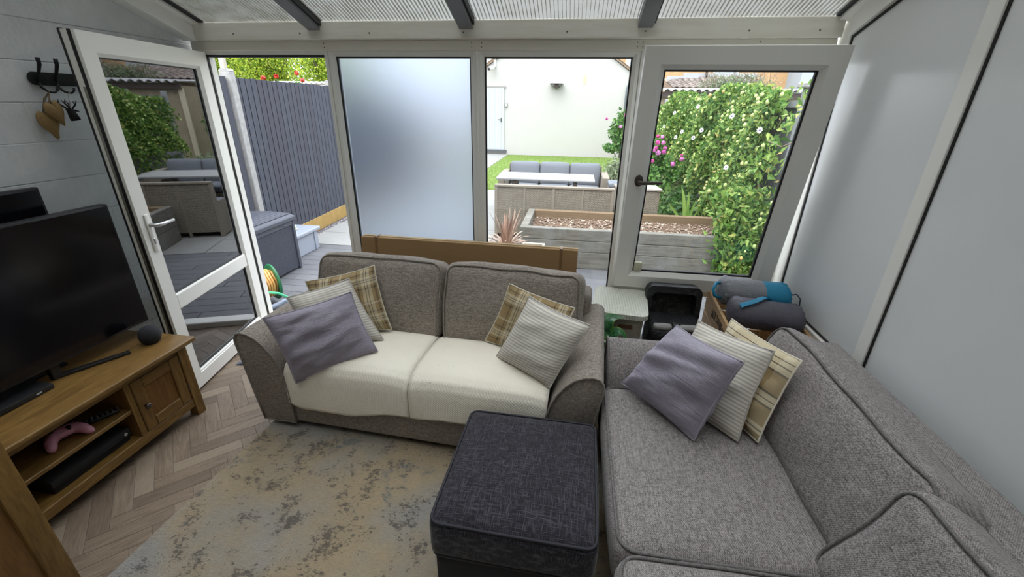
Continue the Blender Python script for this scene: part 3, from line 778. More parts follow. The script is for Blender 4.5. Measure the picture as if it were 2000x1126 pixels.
# ---- television unit
unit = thing('tv_unit', 'low oak television unit against the left wall', 'tv unit', (-2.28, 1.33, 0))
UX0, UX1, UY0, UY1 = -2.515, -2.085, .865, 1.770
build('top', MB().box(UX0 - .01, UX1 + .045, UY0 - .03, UY1 + .035, .462, .488, .008, 3), OAK_Y, unit, sharp=35)
build('top_moulding', MB().box(UX0, UX1 + .022, UY0 - .01, UY1 + .014, .448, .463, .005, 2), OAK_Y, unit, sharp=35)
for x in (UX0, UX1 - .055):
    for y in (UY0, UY1 - .055): build('leg', MB().prism([(x, y), (x + .055, y), (x + .055, y + .055), (x, y + .055)], 0, .449, 'z', .004), OAK_Z, unit)
build('side_panel', MB().box(UX0 + .05, UX1 - .05, UY1 - .038, UY1 - .018, .075, .449), OAK_Y, unit)
build('side_panel', MB().box(UX0 + .05, UX1 - .05, UY0 + .018, UY0 + .038, .075, .449), OAK_Y, unit)
build('back_panel', MB().box(UX0 + .005, UX0 + .02, UY0 + .03, UY1 - .03, .075, .449), OAK_PANEL, unit)
build('bottom_board', MB().box(UX0 + .02, UX1 - .02, UY0 + .03, UY1 - .03, .095, .115), OAK_Y, unit)
build('bottom_rail', MB().box(UX1 - .03, UX1 - .006, UY0 + .05, UY1 - .05, .065, .117, .003), OAK_Y, unit)
build('top_rail', MB().box(UX1 - .03, UX1 - .006, UY0 + .05, UY1 - .05, .418, .449, .003), OAK_Y, unit)
build('shelf', MB().box(UX0 + .02, UX1 - .012, UY0 + .03, 1.412, .262, .283, .003), OAK_Y, unit)
build('divider', MB().box(UX0 + .02, UX1 - .006, 1.408, 1.436, .115, .42), OAK_Z, unit)
dr = thing('cabinet_door', None, None); dr.parent = unit; dr.matrix_parent_inverse = unit.matrix_basis.inverted()
dy0, dy1, dz0, dz1 = 1.440, 1.712, .120, .415
for (a, b, c, d, mt) in ((dy0, dy0 + .058, dz0, dz1, OAK_Z), (dy1 - .058, dy1, dz0, dz1, OAK_Z), (dy0 + .058, dy1 - .058, dz1 - .056, dz1, OAK_Y), (dy0 + .058, dy1 - .058, dz0, dz0 + .056, OAK_Y)):
    build('door_rail' if mt is OAK_Y else 'door_stile', MB().box(UX1 - .028, UX1 - .004, a + .001, b - .001, c, d, .003), mt, dr)
build('door_panel', MB().box(UX1 - .026, UX1 - .014, dy0 + .05, dy1 - .05, dz0 + .05, dz1 - .05), OAK_PANEL, dr)
kM = Matrix.Translation((UX1 - .004, dy0 + .030, .265)) @ Matrix.Rotation(R(90), 4, 'Y')
build('knob', MB().lathe([(.006, 0), (.006, .012), (.015, .018), (.016, .024), (.010, .030), (0, .031)], 16, M=kM), DARKMETAL, dr, smooth=True)
for z in (.17, .35): build('hinge', MB().box(UX1 - .010, UX1 - .002, dy1 - .002, dy1 + .010, z, z + .045, .002), DARKMETAL, dr)

# ---- oak cabinet in the near left corner
cab = thing('oak_cabinet', 'tall brown oak cabinet cut off by the bottom left corner', 'cabinet', (-2.05, .45, 0))
CX, CY = -1.735, .800
build('post', MB().box(CX - .06, CX, CY - .070, CY, 0, .86, .006, 2), OAK_Z, cab, sharp=40)
build('post', MB().box(CX - .06, CX, .10, .17, 0, .86, .006, 2), OAK_Z, cab, sharp=40)
build('post', MB().box(-2.14, -2.08, CY - .07, CY, 0, .86, .006, 2), OAK_Z, cab)
build('front_panel', MB().box(CX - .035, CX - .014, .16, CY - .065, .08, .82), OAK_PANEL, cab)
for (a, b) in ((.08, .15), (.74, .82)): build('front_rail', MB().box(CX - .045, CX - .006, .165, CY - .068, a, b, .004), OAK_Y, cab)
build('side_panel', MB().box(-2.10, CX - .05, CY - .045, CY - .02, .08, .84), OAK_PANEL, cab)
build('top', MB().box(-2.16, CX + .02, .07, CY + .015, .86, .885, .006), OAK_Y, cab)

# ---- television and things on and in the unit
tv = thing('television', 'large flat black television standing on the oak unit', 'television', (-2.32, 1.32, .488))
TX = -2.318
build('housing', MB().box(TX - .045, TX, .825, 1.815, .560, 1.215, .006, 2), BLACK, tv, sharp=40)
build('screen', MB().box(TX - .002, TX + .0015, .836, 1.804, .575, 1.204), SCREEN, tv)
for ya, yb in ((1.348, 1.592), (1.05, .83)):
    dxy = Vector((-2.222 + 2.352, yb - ya, 0)).normalized(); px_ = Vector((-dxy.y, dxy.x, 0)) * .017
    a_ = Vector((-2.352, ya, 0)); b_ = Vector((-2.222, yb, 0))
    build('stand_foot', MB().prism([tuple((a_ + px_)[:2]), tuple((b_ + px_ * .8)[:2]), tuple((b_ - px_ * .8)[:2]), tuple((a_ - px_)[:2])], .4885, .502, 'z', .002).box(-2.362, -2.335, ya - .02, ya + .02, .4885, .57, .003), BLACK, tv)
mon = thing('monitor', 'small black screen standing behind the television', 'monitor', (-2.47, 1.40, .488))
build('housing', MB().box(-2.505, -2.475, .95, 1.668, .66, 1.318, .006, 2), BLACK, mon, sharp=40)
build('screen', MB().box(-2.477, -2.4735, .965, 1.655, .68, 1.305), SCREEN, mon)
build('stand', MB().box(-2.50, -2.42, 1.15, 1.45, .4885, .50).box(-2.50, -2.48, 1.25, 1.35, .49, .68), BLACK, mon)
sp = thing('smart_speaker', 'round dark fabric speaker at the end of the oak unit', 'speaker', (-2.215, 1.708, .488))
mm = NM('speaker_mesh', .9, .2); v_ = mm.vor(mm.obj(), 260); mm.col(mm.mix(v_, (.018, .018, .022), (.05, .05, .056))).bump(v_, .4, .002)
build('body', MB().lathe([(.028, 0), (.040, .008), (.049, .028), (.051, .046), (.046, .068), (.033, .086), (.015, .095), (0, .097)], 28, c=(-2.215, 1.708, .488)), mm.m, sp, smooth=True)
build('base_ring', MB().lathe([(.030, 0), (.034, .004), (.034, .008)], 24, c=(-2.215, 1.708, .4881)), BLACK, sp)
def remote(label, M, L=.17, W=.042):
    t = thing('remote_control', label, 'remote', M.translation)
    build('body', MB().softbox(L, W, .018, r=.007, seg=5, M=M @ Matrix.Translation((0, 0, .009))), BLACK, t, smooth=True)
    bt = MB()
    for i in range(7):
        for j in range(3): bt.lathe([(.0042, 0), (.0042, .0022), (.002, .003)], 8, M=M @ Matrix.Translation((-.06 + i * .019, -.012 + j * .012, .0175)))
    build('button', bt, plain('remote_keys', (.16, .16, .17), .5), t)
    return t
stb = thing('set_top_box', 'slim black box with small white marks under the television', 'set top box', (-2.31, 1.17, .4885))
build('case', MB().box(-2.40, -2.275, .98, 1.285, .4885, .514, .004, 2), BLACK, stb, sharp=40)
build('indicator', MB().box(-2.2752, -2.2742, 1.215, 1.235, .498, .504), plain('white_marks', (.5, .5, .5), .5), stb)
remote('black remote control on the shelf of the oak unit', Matrix.Translation((-2.175, 1.345, .2835)) @ Matrix.Rotation(R(62), 4, 'Z'), .11, .04)
# pink game controller
PINK = plain('pink_plastic', (.56, .25, .33), .42); 
gc = thing('game_controller', 'pink game controller lying on the unit shelf', 'controller', (-2.195, 1.195, .284))
gM = Matrix.Translation((-2.195, 1.195, .284)) @ Matrix.Rotation(R(73.7), 4, 'Z') @ Matrix.Rotation(R(10), 4, 'X')
def chain(mb, pts, rad, n=12): mb.tube(pts, rad, n, M=gM)
mb = MB()
mb.tube([(-.070, -.062, .020), (-.066, -.045, .022), (-.058, -.018, .027), (-.040, .006, .031), (-.018, .014, .032), (0, .015, .032), (.018, .014, .032), (.040, .006, .031), (.058, -.018, .027), (.066, -.045, .022), (.070, -.062, .020)],
        [.010, .018, .022, .025, .026, .026, .026, .025, .022, .018, .010], 14, M=gM)
mb.softbox(.105, .055, .036, r=.016, seg=6, M=gM @ Matrix.Translation((0, .012, .033)))
build('body', mb, PINK, gc, smooth=True)
st = MB()
for (x, y) in ((-.036, .018), (.018, -.004)): build('thumb_stick', MB().lathe([(.007, .045), (.007, .056), (.010, .058), (.010, .062), (0, .061)], 14, c=(x, y, 0), M=gM), BLACK, gc, smooth=True)
st = MB()
for k in range(4): st.lathe([(.0045, .050), (.0045, .055), (0, .056)], 10, c=(.040 + .011 * math.cos(k * math.pi / 2), .018 + .011 * math.sin(k * math.pi / 2), 0), M=gM)
build('button', st, BLACK, gc)
# games console
con = thing('games_console', 'flat black games console under the unit shelf', 'console', (-2.23, 1.20, .115))
build('case', MB().box(-2.44, -2.135, 1.045, 1.385, .117, .175, .004, 2), BLACKMATT, con, sharp=40)
build('upper_case', MB().box(-2.44, -2.125, 1.04, 1.39, .148, .185, .004, 2), BLACKMATT, con, sharp=40)
lm = Matrix.Translation((-2.1245, 1.365, .166)) @ Matrix.Rotation(R(90), 4, 'Y')
lo = MB().lathe([(0, 0), (.0075, 0), (.0075, .0012), (0, .0014)], 18, M=lm)
lg = build('power_logo', lo, plain('logo_white', (.75, .75, .75), .4), con)
xm = MB()
for s_ in (-1, 1): xm.tube([(-.006, s_ * .0035, .0014), (-.001, s_ * .0008, .0016), (.0, 0, .0016), (.004, -s_ * .0045, .0014)], .0008, 5, M=lm)
build('logo_cross', xm, BLACK, lg)

# ---- hooks on the left wall
IRON = plain('black_cast_iron', (.010, .010, .010), .5, .3)
XW = XL + .008
hr = thing('coat_hook_rack', 'black cast iron hook rail on the painted wall', 'hook rack', (XW, 1.92, 1.78))
pr = [(1.872, 1.755), (2.22, 1.755), (2.22, 1.812), (1.872, 1.812), (1.860, 1.806), (1.852, 1.795), (1.850, 1.783), (1.853, 1.770), (1.861, 1.760)]
build('plate', MB().prism(pr, XW, XW + .010, 'x', .002), IRON, hr, sharp=40)
for y in (1.884, 1.958, 2.12):
    h = build('hook', MB().tube([(XW + .012, y, 1.770), (XW + .020, y, 1.79), (XW + .030, y + .004, 1.815), (XW + .045, y + .006, 1.845), (XW + .05, y + .004, 1.872)], [.006, .006, .0065, .008, .009], 8)
              .tube([(XW + .012, y, 1.765), (XW + .016, y + .002, 1.745), (XW + .03, y + .012, 1.727), (XW + .042, y + .030, 1.724), (XW + .045, y + .042, 1.735), (XW + .045, y + .045, 1.748)], [.006, .006, .005, .005, .005, .005], 8), IRON, hr, smooth=True)
for y in (1.92, 2.05): build('screw', MB().lathe([(.005, 0), (.005, .003), (0, .004)], 8, M=Matrix.Translation((XW + .010, y, 1.783)) @ Matrix.Rotation(R(90), 4, 'Y')), IRON, hr)
mm = NM('woven_straw', .8, .2); w_ = mm.noise(mm.scale(mm.obj(), (120, 120, 300)), 1, 3); mm.col(mm.mix(w_, (.22, .135, .055), (.44, .30, .14))).bump(w_, .6, .004)
STRAW = mm.m; TWINE = plain('twine', (.20, .14, .09), .9)
def heart(label, y, z, s, x, tilt, yh, zh):
    t = thing('straw_heart', label, 'ornament', (x, y, z - s))
    N = 40
    pts = []
    for k in range(N):
        a = 2 * math.pi * k / N
        hx_ = 16 * math.sin(a) ** 3 / 17; hz_ = (13 * math.cos(a) - 5 * math.cos(2 * a) - 2 * math.cos(3 * a) - math.cos(4 * a)) / 17
        pts.append((hx_ * s * .56, hz_ * s))
    co = []; rings = 6
    for side in (1, -1):
        for r in range(rings + 1):
            f = 1 - r / rings
            for (p, q) in pts: co.append(Vector((side * s * .36 * math.sqrt(max(0, 1 - f * f)), p * f, q * f)))
    fc = []
    for sd in range(2):
        o0 = sd * (rings + 1) * N
        for r in range(rings):
            for k in range(N):
                f = (o0 + r * N + k, o0 + r * N + (k + 1) % N, o0 + (r + 1) * N + (k + 1) % N, o0 + (r + 1) * N + k); fc.append(f if sd else f[::-1])
    Mh = Matrix.Translation((x, y, z)) @ Matrix.Rotation(tilt, 4, 'X')
    rawmesh('heart', [Mh @ c for c in co], fc, STRAW, t, True)
    top = Mh @ Vector((0, 0, s * .45))
    build('twine', MB().tube([top, top + Vector((0, .004, .03)), (x - .002, yh + .006, (zh + top.z) / 2 + .02), (XW + .044, yh + .028, zh), (x, yh - .004, (zh + top.z) / 2), top + Vector((0, -.01, .0))], .0022, 6), TWINE, t, smooth=True)
heart('larger straw heart hanging behind the smaller one', 1.850, 1.590, .080, XW + .030, R(8), 1.860, 1.727)
heart('smaller straw heart hanging in front from the wall hook', 1.862, 1.640, .068, XW + .072, R(14), 1.860, 1.727)
de = thing('stag_ornament', 'small dark stag head hanging from the wall hook', 'ornament', (XW + .045, 1.955, 1.60))
dx = XW + .045
build('head', MB().tube([(dx, 1.960, 1.600), (dx, 1.955, 1.622), (dx, 1.949, 1.642), (dx, 1.935, 1.652)], [.021, .019, .015, .006], 10).tube([(dx, 1.960, 1.645), (dx, 1.990, 1.640)], [.007, .002], 6), plain('dark_resin', (.02, .014, .018), .6), de, smooth=True)
an = MB()
for s_ in (-1, 1):
    an.tube([(dx + s_ * .008, 1.947, 1.65), (dx + s_ * .016, 1.930, 1.668), (dx + s_ * .022, 1.910, 1.690)], [.004, .004, .002], 6)
    an.tube([(dx + s_ * .008, 1.955, 1.652), (dx + s_ * .018, 1.970, 1.672), (dx + s_ * .02, 1.977, 1.690)], [.004, .003, .0015], 6)
    an.tube([(dx + s_ * .018, 1.923, 1.676), (dx + s_ * .020, 1.927, 1.694)], [.003, .0015], 6)
    an.tube([(dx + s_ * .017, 1.967, 1.668), (dx + s_ * .020, 1.961, 1.686)], [.003, .0015], 6)
build('antlers', an, plain('dark_resin_antler', (.024, .017, .02), .6), de, smooth=True)
build('string', MB().tube([(dx, 1.953, 1.652), (dx + .002, 1.965, 1.72), (XW + .043, 1.980, 1.728)], .0012, 5), plain('pale_string', (.5, .47, .4), .9), de)

# ---- flat cardboard carton behind the sofa
mm = NM('brown_cardboard', .8, .2); n1 = mm.noise(mm.scale(mm.obj(), (1, 3, 60)), 4, 3); mm.col(mm.mix(n1, (.30, .185, .085), (.37, .235, .115)))
CARD = mm.m
cb = thing('cardboard_carton', 'long flat brown cardboard carton leaning behind the sofa', 'carton', (-.70, 2.70, 0))
CM = Matrix.Translation((-1.455, 2.665, .0)) @ Matrix.Rotation(R(-1.6), 4, 'Z') @ Matrix.Rotation(R(-4.0), 4, 'X')
build('carton', MB().box(0, 1.51, -.028, .040, .004, .842, .003, M=CM), CARD, cb)
build('top_flap', MB().box(0, 1.51, .008, .042, .842, .846, M=CM), plain('pale_cardboard_edge', (.52, .38, .21), .8), cb)
for x in (.105, 1.395): build('strap', MB().box(x, x + .016, -.032, .044, .0, .849, M=CM), plain('brown_parcel_tape', (.22, .12, .05), .35), cb)

# ---- dark low bench carrying bag and crate
be = thing('low_bench', 'dark brown low bench under the bag and crate', 'bench', (.92, 2.48, 0))
build('top', MB().box(.53, 1.325, 2.20, 2.78, .165, .20, .006, 2), DARKWOOD, be)
for x in (.55, 1.265):
    for y in (2.22, 2.72): build('leg', MB().box(x, x + .04, y, y + .04, 0, .166, .003), DARKWOOD, be)

# ---- laundry hamper
mm = NM('ivory_plastic_lid', .5, .4); sx = mm.sep(mm.obj())
ho = mm.vor(mm.scale(mm.obj(), (78, 78, 0)), 1, randomness=0) if False else None
v1 = mm.n('TexVoronoi'); v1.inputs['Randomness'].default_value = 0; v1.inputs['Scale'].default_value = 1; mm.t.links.new(mm.scale(mm.obj(), (62, 62, 0)), v1.inputs['Vector'])
hole = mm.ramp(v1.outputs['Distance'], [(.18, 1.), (.30, 0.)])
mm.col(mm.mix(hole, (.66, .67, .58), (.45, .46, .40))).bump(v1.outputs['Distance'], .9, .006)
LIDM = mm.m
mm = NM('basket_weave_plastic', .5, .4); bk = mm.n('TexBrick'); mm.t.links.new(mm.scale(mm.obj(), (1, 1, 1)), bk.inputs['Vector'])
w_ = mm.noise(mm.scale(mm.obj(), (60, 60, 130)), 1, 2); mm.col(mm.mix(w_, (.36, .34, .265), (.50, .475, .38))).bump(w_, .7, .006)
BASKET = mm.m
ham = thing('laundry_hamper', 'ivory plastic laundry hamper with perforated lid by the window', 'hamper', (.345, 2.59, 0))
HM = Matrix.Translation((.350, 2.585, 0)) @ Matrix.Rotation(R(-6), 4, 'Z')
def rr_prism(mb, hx, hy, r, z0, z1, M, tap=1.0):
    a = rrect(hx * tap, hy * tap, r * tap, 8); b = rrect(hx, hy, r, 8); n = len(b)
    if len(a) != n: a = [(x * tap, y * tap) for x, y in b]
    co = [(x, y, z0) for x, y in a] + [(x, y, z1) for x, y in b]
    return mb.faces(co, [tuple(range(n))[::-1], tuple(range(n, 2 * n))] + [(i, (i + 1) % n, n + (i + 1) % n, n + i) for i in range(n)], M)
build('basket', rr_prism(MB(), .152, .185, .05, 0, .515, HM, .82), BASKET, ham, sharp=35)
def lidtop(u, v):
    a, b = 2 * u - 1, 2 * v - 1
    # square to rounded square
    k = (abs(a) ** 5 + abs(b) ** 5) ** .2; m = max(abs(a), abs(b)); f = m / k if k > 1e-6 else 1
    x, y = a * f, b * f
    return (x * .172, y * .208, .545 + .020 * (1 - x * x) * (1 - y * y))
build('lid', rr_prism(MB(), .172, .208, .05, .515, .546, HM).grid(lidtop, 16, 16, M=HM), LIDM, ham, sharp=40)
build('handle_hole', MB().softbox(.085, .012, .030, r=.005, seg=5, M=HM @ Matrix.Translation((.045, -.178, .455)) @ Matrix.Rotation(R(-5), 4, 'X')), plain('dark_handle_hole', (.13, .07, .035), .8), ham, smooth=True)

# ---- open black cool bag
mm = NM('black_nylon', .55, .4); n1 = mm.noise(mm.obj(), 14, 4, .6, .8); mm.col(mm.mix(n1, (.010, .010, .012), (.022, .022, .026))).bump(n1, .8, .03)
NYLON = mm.m
GREYST = plain('grey_nylon_band', (.27, .26, .25), .6, var=.15, sc=30)
bag = thing('cool_bag', 'open black cool bag with grey band on the dark bench', 'bag', (.70, 2.52, .20))
build('body', MB().softbox(.33, .27, .255, r=.035, bulge=(.008, .012, 0), seg=9, amp=.006, fr=7, seed=2, M=Matrix.Translation((.695, 2.520, .331))), NYLON, bag, smooth=True)
bd = MB()
for (a, b) in ((.545, .655), (.700, .845)): bd.softbox(b - a, .045, .035, r=.012, bulge=(0, .004, .004), seg=5, M=Matrix.Translation(((a + b) / 2, 2.420, .462)))
build('grey_band', bd, GREYST, bag, smooth=True)
build('strap', MB().box(.658, .697, 2.375, 2.45, .36, .485, .004), NYLON, bag)
# upright lid: deep rounded tray, hollow towards the room
LM = Matrix.Translation((.695, 2.660, .405)) @ Matrix.Rotation(R(-7), 4, 'X')
ring = lambda hx, hz, r: rrect(hx, hz, r, 7)
A = ring(.172, .118, .045); B = [(x * .80, z * .74 - .012) for x, z in A]; n = len(A)
co = [(x, .045, z + .115) for x, z in A] + [(x, -.045, z + .115) for x, z in A] + [(x, -.050, z + .115) for x, z in B] + [(x * .95, .020, z * .95 + .115) for x, z in B]
fc = [tuple(range(n))]
for q in range(3): fc += [(q * n + i, q * n + (i + 1) % n, (q + 1) * n + (i + 1) % n, (q + 1) * n + i) for i in range(n)]
fc.append(tuple(range(3 * n, 4 * n)))
build('lid', MB().faces(co, fc, LM), NYLON, bag, sharp=50)
mm = NM('crumpled_lining', .3, .5); n1 = mm.noise(mm.obj(), 16, 5, .65, 1.); mm.col((.035, .034, .034)).bump(n1, 1., .06)
build('lining', MB().grid(lambda u, v: LM @ Vector(((u - .5) * .255, .012 - .022 * abs(mnoise.noise(Vector((u * 5, v * 5, 1)))), .03 + v * .155)), 18, 14), mm.m, bag, smooth=True)
build('zip_pull', MB().box(.545, .553, 2.370, 2.375, .335, .375, .001), STEEL, bag)

# ---- wooden crate
CRW = oak('crate_pine', (.42, .245, .105), (.60, .39, .19), 1, .6)
crate = thing('wooden_crate', 'wooden crate with printed lettering holding two rolled sleeping bags', 'crate', (1.12, 2.50, .20))
KM = Matrix.Translation((.905, 2.195, .20)) @ Matrix.Rotation(R(-4), 4, 'Z')
KW, KD, KH = .420, .600, .380
build('end_board', MB().box(0, .018, 0, KD, .0, .227, .004, M=KM), CRW, crate)
upper = build('end_board', MB().box(0, .018, 0, KD, .230, KH, .004, M=KM), CRW, crate)
build('end_board', MB().box(KW - .018, KW, 0, KD, .0, .185, .004, M=KM), CRW, crate)
build('end_board', MB().box(KW - .018, KW, 0, KD, .188, KH, .004, M=KM), CRW, crate)
for y in (-.012, KD):
    for z in (.0, .12, .24): build('side_slat', MB().box(.0, KW, y, y + .012, z, z + .112, .003, M=KM), CRW, crate)
for x in (.018, KW - .046):
    for y in (.0, KD - .028): build('corner_batten', MB().box(x, x + .028, y, y + .028, 0, KH + .004, .003, M=KM), CRW, crate)
build('bottom_board', MB().box(.018, KW - .018, 0, KD, .001, .012, M=KM), CRW, crate)
INK = plain('black_stencil_ink', (.035, .025, .02), .7)
def lettering(body, size, parent, M, arc=0, name='lettering'):
    cu = bpy.data.curves.new(name, 'FONT'); cu.body = body; cu.size = size; cu.align_x = 'CENTER'; cu.align_y = 'CENTER'; cu.extrude = .0004; cu.offset = size * .022
    tmp = bpy.data.objects.new(name, cu); COL.objects.link(tmp)
    dg = bpy.context.evaluated_depsgraph_get(); me = bpy.data.meshes.new_from_object(tmp.evaluated_get(dg))
    bpy.data.objects.remove(tmp); 
    for v in me.vertices:
        x, y, z = v.co; v.co = M @ Vector((x, y - arc * x * x, z))
    me.materials.clear()
    return newobj(name, me, INK, parent, False, True)
# text plane on the left end: text x -> -Y of the crate, text y -> Z
TM = KM @ Matrix(((0, 0, -1, -.0006), (-1, 0, 0, KD * .44), (0, 1, 0, 0), (0, 0, 0, 1)))
lettering("JACK DANIEL'S", .046, upper, TM @ Matrix.Translation((0, .312, 0)) @ Matrix.Scale(1.55, 4, (0, 1, 0)), arc=.55)
lettering('TENNESSEE', .036, crate, TM @ Matrix.Translation((0, .190, 0)) @ Matrix.Scale(1.2, 4, (0, 1, 0)))
# sleeping bags
def rollbag(label, y, z, x0, x1, r, mats, split, seed, tilt=0):
    t = thing('sleeping_bag', label, 'sleeping bag', ((x0 + x1) / 2, y, z - r), 0, 'rolled sleeping bags in the crate')
    NS, NR = 40, 34
    def fn(u, v, a, b):
        s = a + (b - a) * u; x = x0 + (x1 - x0) * s
        e = min(s, 1 - s) * (x1 - x0)
        rr = r * math.sqrt(max(0.0, 1 - max(0, 1 - e / .045) ** 2.4)) if e < .045 else r
        rr = max(rr, .0006)
        ang = 2 * math.pi * v
        pl = math.exp(-(e / .05) ** 2)
        rr *= 1 + .10 * pl * math.sin(ang * 15 + seed) + .045 * mnoise.noise(Vector((x * 11, math.cos(ang) * 2.2, math.sin(ang) * 2.2 + seed)))
        return (x, y + rr * 1.08 * math.cos(ang) + tilt * (s - .5), z + rr * .96 * math.sin(ang) - (s - .5) * .02)
    if split is None:
        b = build('bag', MB().grid(lambda u, v: fn(u, v, 0, 1), NS, NR), mats[0], t, smooth=True)
    else:
        build('bag', MB().grid(lambda u, v: fn(u, v, 0, split), NS, NR), mats[0], t, smooth=True)
        build('bag_end', MB().grid(lambda u, v: fn(u, v, split, 1), 22, NR), mats[1], t, smooth=True)
    return t
def nylon(name, c, rough=.5):
    m = NM(name, rough, .4); o = m.obj(); n1 = m.noise(m.scale(o, (9, 26, 26)), 1.5, 4, .6, 1.2); n2 = m.noise(m.scale(o, (26, 9, 9)), 2, 3, .5, .6)
    m.col(m.mix(n1, tuple(x * .85 for x in c), tuple(x * 1.15 for x in c))).bump(m.math('ADD', n1, n2), .4, .009); return m.m
GRN = nylon('grey_ripstop', (.20, .205, .225)); BLU = nylon('blue_ripstop', (.014, .205, .36)); DGN = nylon('slate_ripstop', (.085, .080, .102))
NAV = plain('dark_cord', (.012, .014, .03), .7)
rollbag('slate grey sleeping bag lying lower at the front of the crate', 2.345, .625, .925, 1.318, .088, (DGN,), None, 1, -.02)
sb_ = rollbag('grey and blue sleeping bag lying uppermost in the crate', 2.505, .688, .905, 1.300, .086, (GRN, BLU), .60, 4, -.02)
build('strap', MB().tube([(1.150, 2.428, .668), (1.10, 2.395, .688), (1.045, 2.315, .712), (.985, 2.245, .676)], .004, 4).box(0, 0.001, 0, .001, 0, .001) if False else MB().faces(
    [(1.185, 2.425, .690), (1.165, 2.418, .712), (1.10, 2.375, .728), (1.118, 2.352, .730), (1.03, 2.318, .730), (1.045, 2.292, .724), (.950, 2.285, .712), (.958, 2.262, .700)],
    [(0, 1, 2, 3), (3, 2, 4, 5), (5, 4, 6, 7)]), BLU, sb_).modifiers.new('t', 'SOLIDIFY').thickness = .003
build('loop', MB().tube([(.918, 2.52, .735), (.885, 2.50, .745), (.862, 2.47, .715), (.872, 2.455, .68), (.91, 2.46, .665)], .010, 6), BLU, sb_, smooth=True)
build('drawcord', MB().tube([(1.300, 2.49, .70), (1.325, 2.47, .715), (1.335, 2.44, .70), (1.336, 2.425, .64), (1.330, 2.41, .60)], .0035, 6).ico((1.302, 2.49, .70), .013, 1), NAV, sb_, smooth=True)

# ---- pot plant between the sofas
pp = thing('potted_plant', 'pot plant with a broad patterned green leaf between the sofas', 'plant', (.265, 2.215, 0))
build('pot', MB().lathe([(.0, .002), (.058, .002), (.075, .41), (.083, .41), (.084, .425), (.078, .427), (.068, .425), (.066, .39), (0, .385)], 28, c=(.265, 2.215, 0)), plain('brown_ribbed_pot', (.12, .075, .055), .6), pp, smooth=True)
build('rim', MB().lathe([(.074, .408), (.086, .408), (.087, .428), (.074, .43)], 28, c=(.265, 2.215, 0)), plain('cream_rim', (.50, .45, .38), .6), pp)
mm = NM('patterned_leaf', .4, .5); sx = mm.sep(mm.uv())
vn = mm.noise(mm.scale(mm.uv(), (16, 9, 1)), 1, 3, .6); e_ = mm.math('ABSOLUTE', mm.math('SUBTRACT', sx[0], .5))
c_ = mm.mix(mm.ramp(vn, [(.42, 0.), (.58, 1.)]), (.005, .032, .013), (.035, .17, .05)); c_ = mm.mix(mm.ramp(e_, [(.40, 0.), (.47, 1.)]), c_, (.13, .27, .03))
mm.col(c_)
def blade(p0, p1, p2, w, up=(0, 0, 1), n=14, m=6, cup=.25):
    p0, p1, p2 = Vector(p0), Vector(p1), Vector(p2)
    def fn(u, v):
        c = p0 * (1 - v) ** 2 + p1 * 2 * v * (1 - v) + p2 * v * v
        t = ((p1 - p0) * (1 - v) + (p2 - p1) * v).normalized()
        s = t.cross(Vector(up)); s = s.normalized() if s.length > 1e-5 else Vector((1, 0, 0)); nn = s.cross(t)
        ww = w * math.sin(math.pi * min(1, .06 + v * .94)) ** .7
        a = 2 * u - 1
        return c + s * a * ww + nn * (abs(a) ** 2 * ww * cup)
    return MB().grid(fn, m, n)
for (a, b, c, w) in (((.250, 2.235, .40), (.20, 2.33, .58), (.36, 2.35, .53), .055), ((.262, 2.225, .40), (.30, 2.27, .55), (.375, 2.25, .44), .05), ((.255, 2.20, .40), (.23, 2.19, .50), (.215, 2.15, .43), .035), ((.275, 2.20, .40), (.28, 2.17, .49), (.262, 2.125, .45), .032)):
    build('leaf', blade(a, b, c, w), mm.m, pp, smooth=True)
build('stems', MB().tube([(.262, 2.215, .385), (.262, 2.22, .42)], .01, 6), plain('stem_green', (.08, .17, .05), .6), pp)
dw = tag(build('door_wedge', MB().prism([(0, 0), (.06, 0), (.06, .016), (.0, .004)], -.018, .018, 'y', .001), plain('blue_grey_rubber', (.10, .115, .16), .6)), 'small blue grey wedge on the floor by the open door', 'wedge')
dw.matrix_basis = Matrix.Translation((-2.26, 2.235, .0005)) @ Matrix.Rotation(R(15), 4, 'Z')

# ================================================================== GARDEN
G = -.05
rng = np.random.default_rng(11)
tag(build('ground', MB().box(-40, 40, 2.92, 60, G - .5, G - .035), plain('earth', (.16, .14, .11), .9)), 'bare soil under the garden paving', 'ground', kind='structure')
# dark planks next to the house
mm = NM('grey_porcelain_plank', .55, .4); r_ = mm.rnd(); n1 = mm.noise(mm.scale(mm.obj(), (3, 14, 14)), 2, 5, .6)
c_ = mm.mix(n1, (.085, .088, .098), (.135, .137, .146)); mm.col(mm.mix(mm.math('MULTIPLY', r_, .5), c_, (.155, .155, .162))).bump(n1, .1, .003)
DECKM = mm.m
deck = thing('patio_planks', 'dark grey plank paving outside the windows', 'paving', (0, 4, G), kind='structure')
build('bed', MB().box(-3.72, 4.5, 2.95, 5.07, G - .04, G - .012), plain('dark_grout', (.06, .06, .065), .9), deck)
pm = None; row = 0; y = 2.955
while y < 5.05:
    x = -3.72 - (row * .47) % 1.2
    while x < 2.6:
        if x + 1.2 > -3.72:
            xa = max(x, -3.72)
            if pm is None or xa != x:
                o = build('plank', MB().box(.003, 1.2 - .003 - (xa - x), .003, .147, -.012, 0, .002), DECKM, deck, world=False)
                if xa == x: pm = o
            else: o = copyobj(pm)
            o.matrix_basis = Matrix.Translation((xa, y - 4, .0)); o.location.z = 0
        x += 1.2
    y += .15; row += 1
mm = NM('pale_slab', .7, .3); r_ = mm.rnd(); n1 = mm.noise(mm.obj(), 3, 5, .65)
c_ = mm.mix(n1, (.20, .205, .20), (.285, .285, .277)); mm.col(mm.mix(mm.math('MULTIPLY', r_, .4), c_, (.25, .245, .235)))
SLABM = mm.m
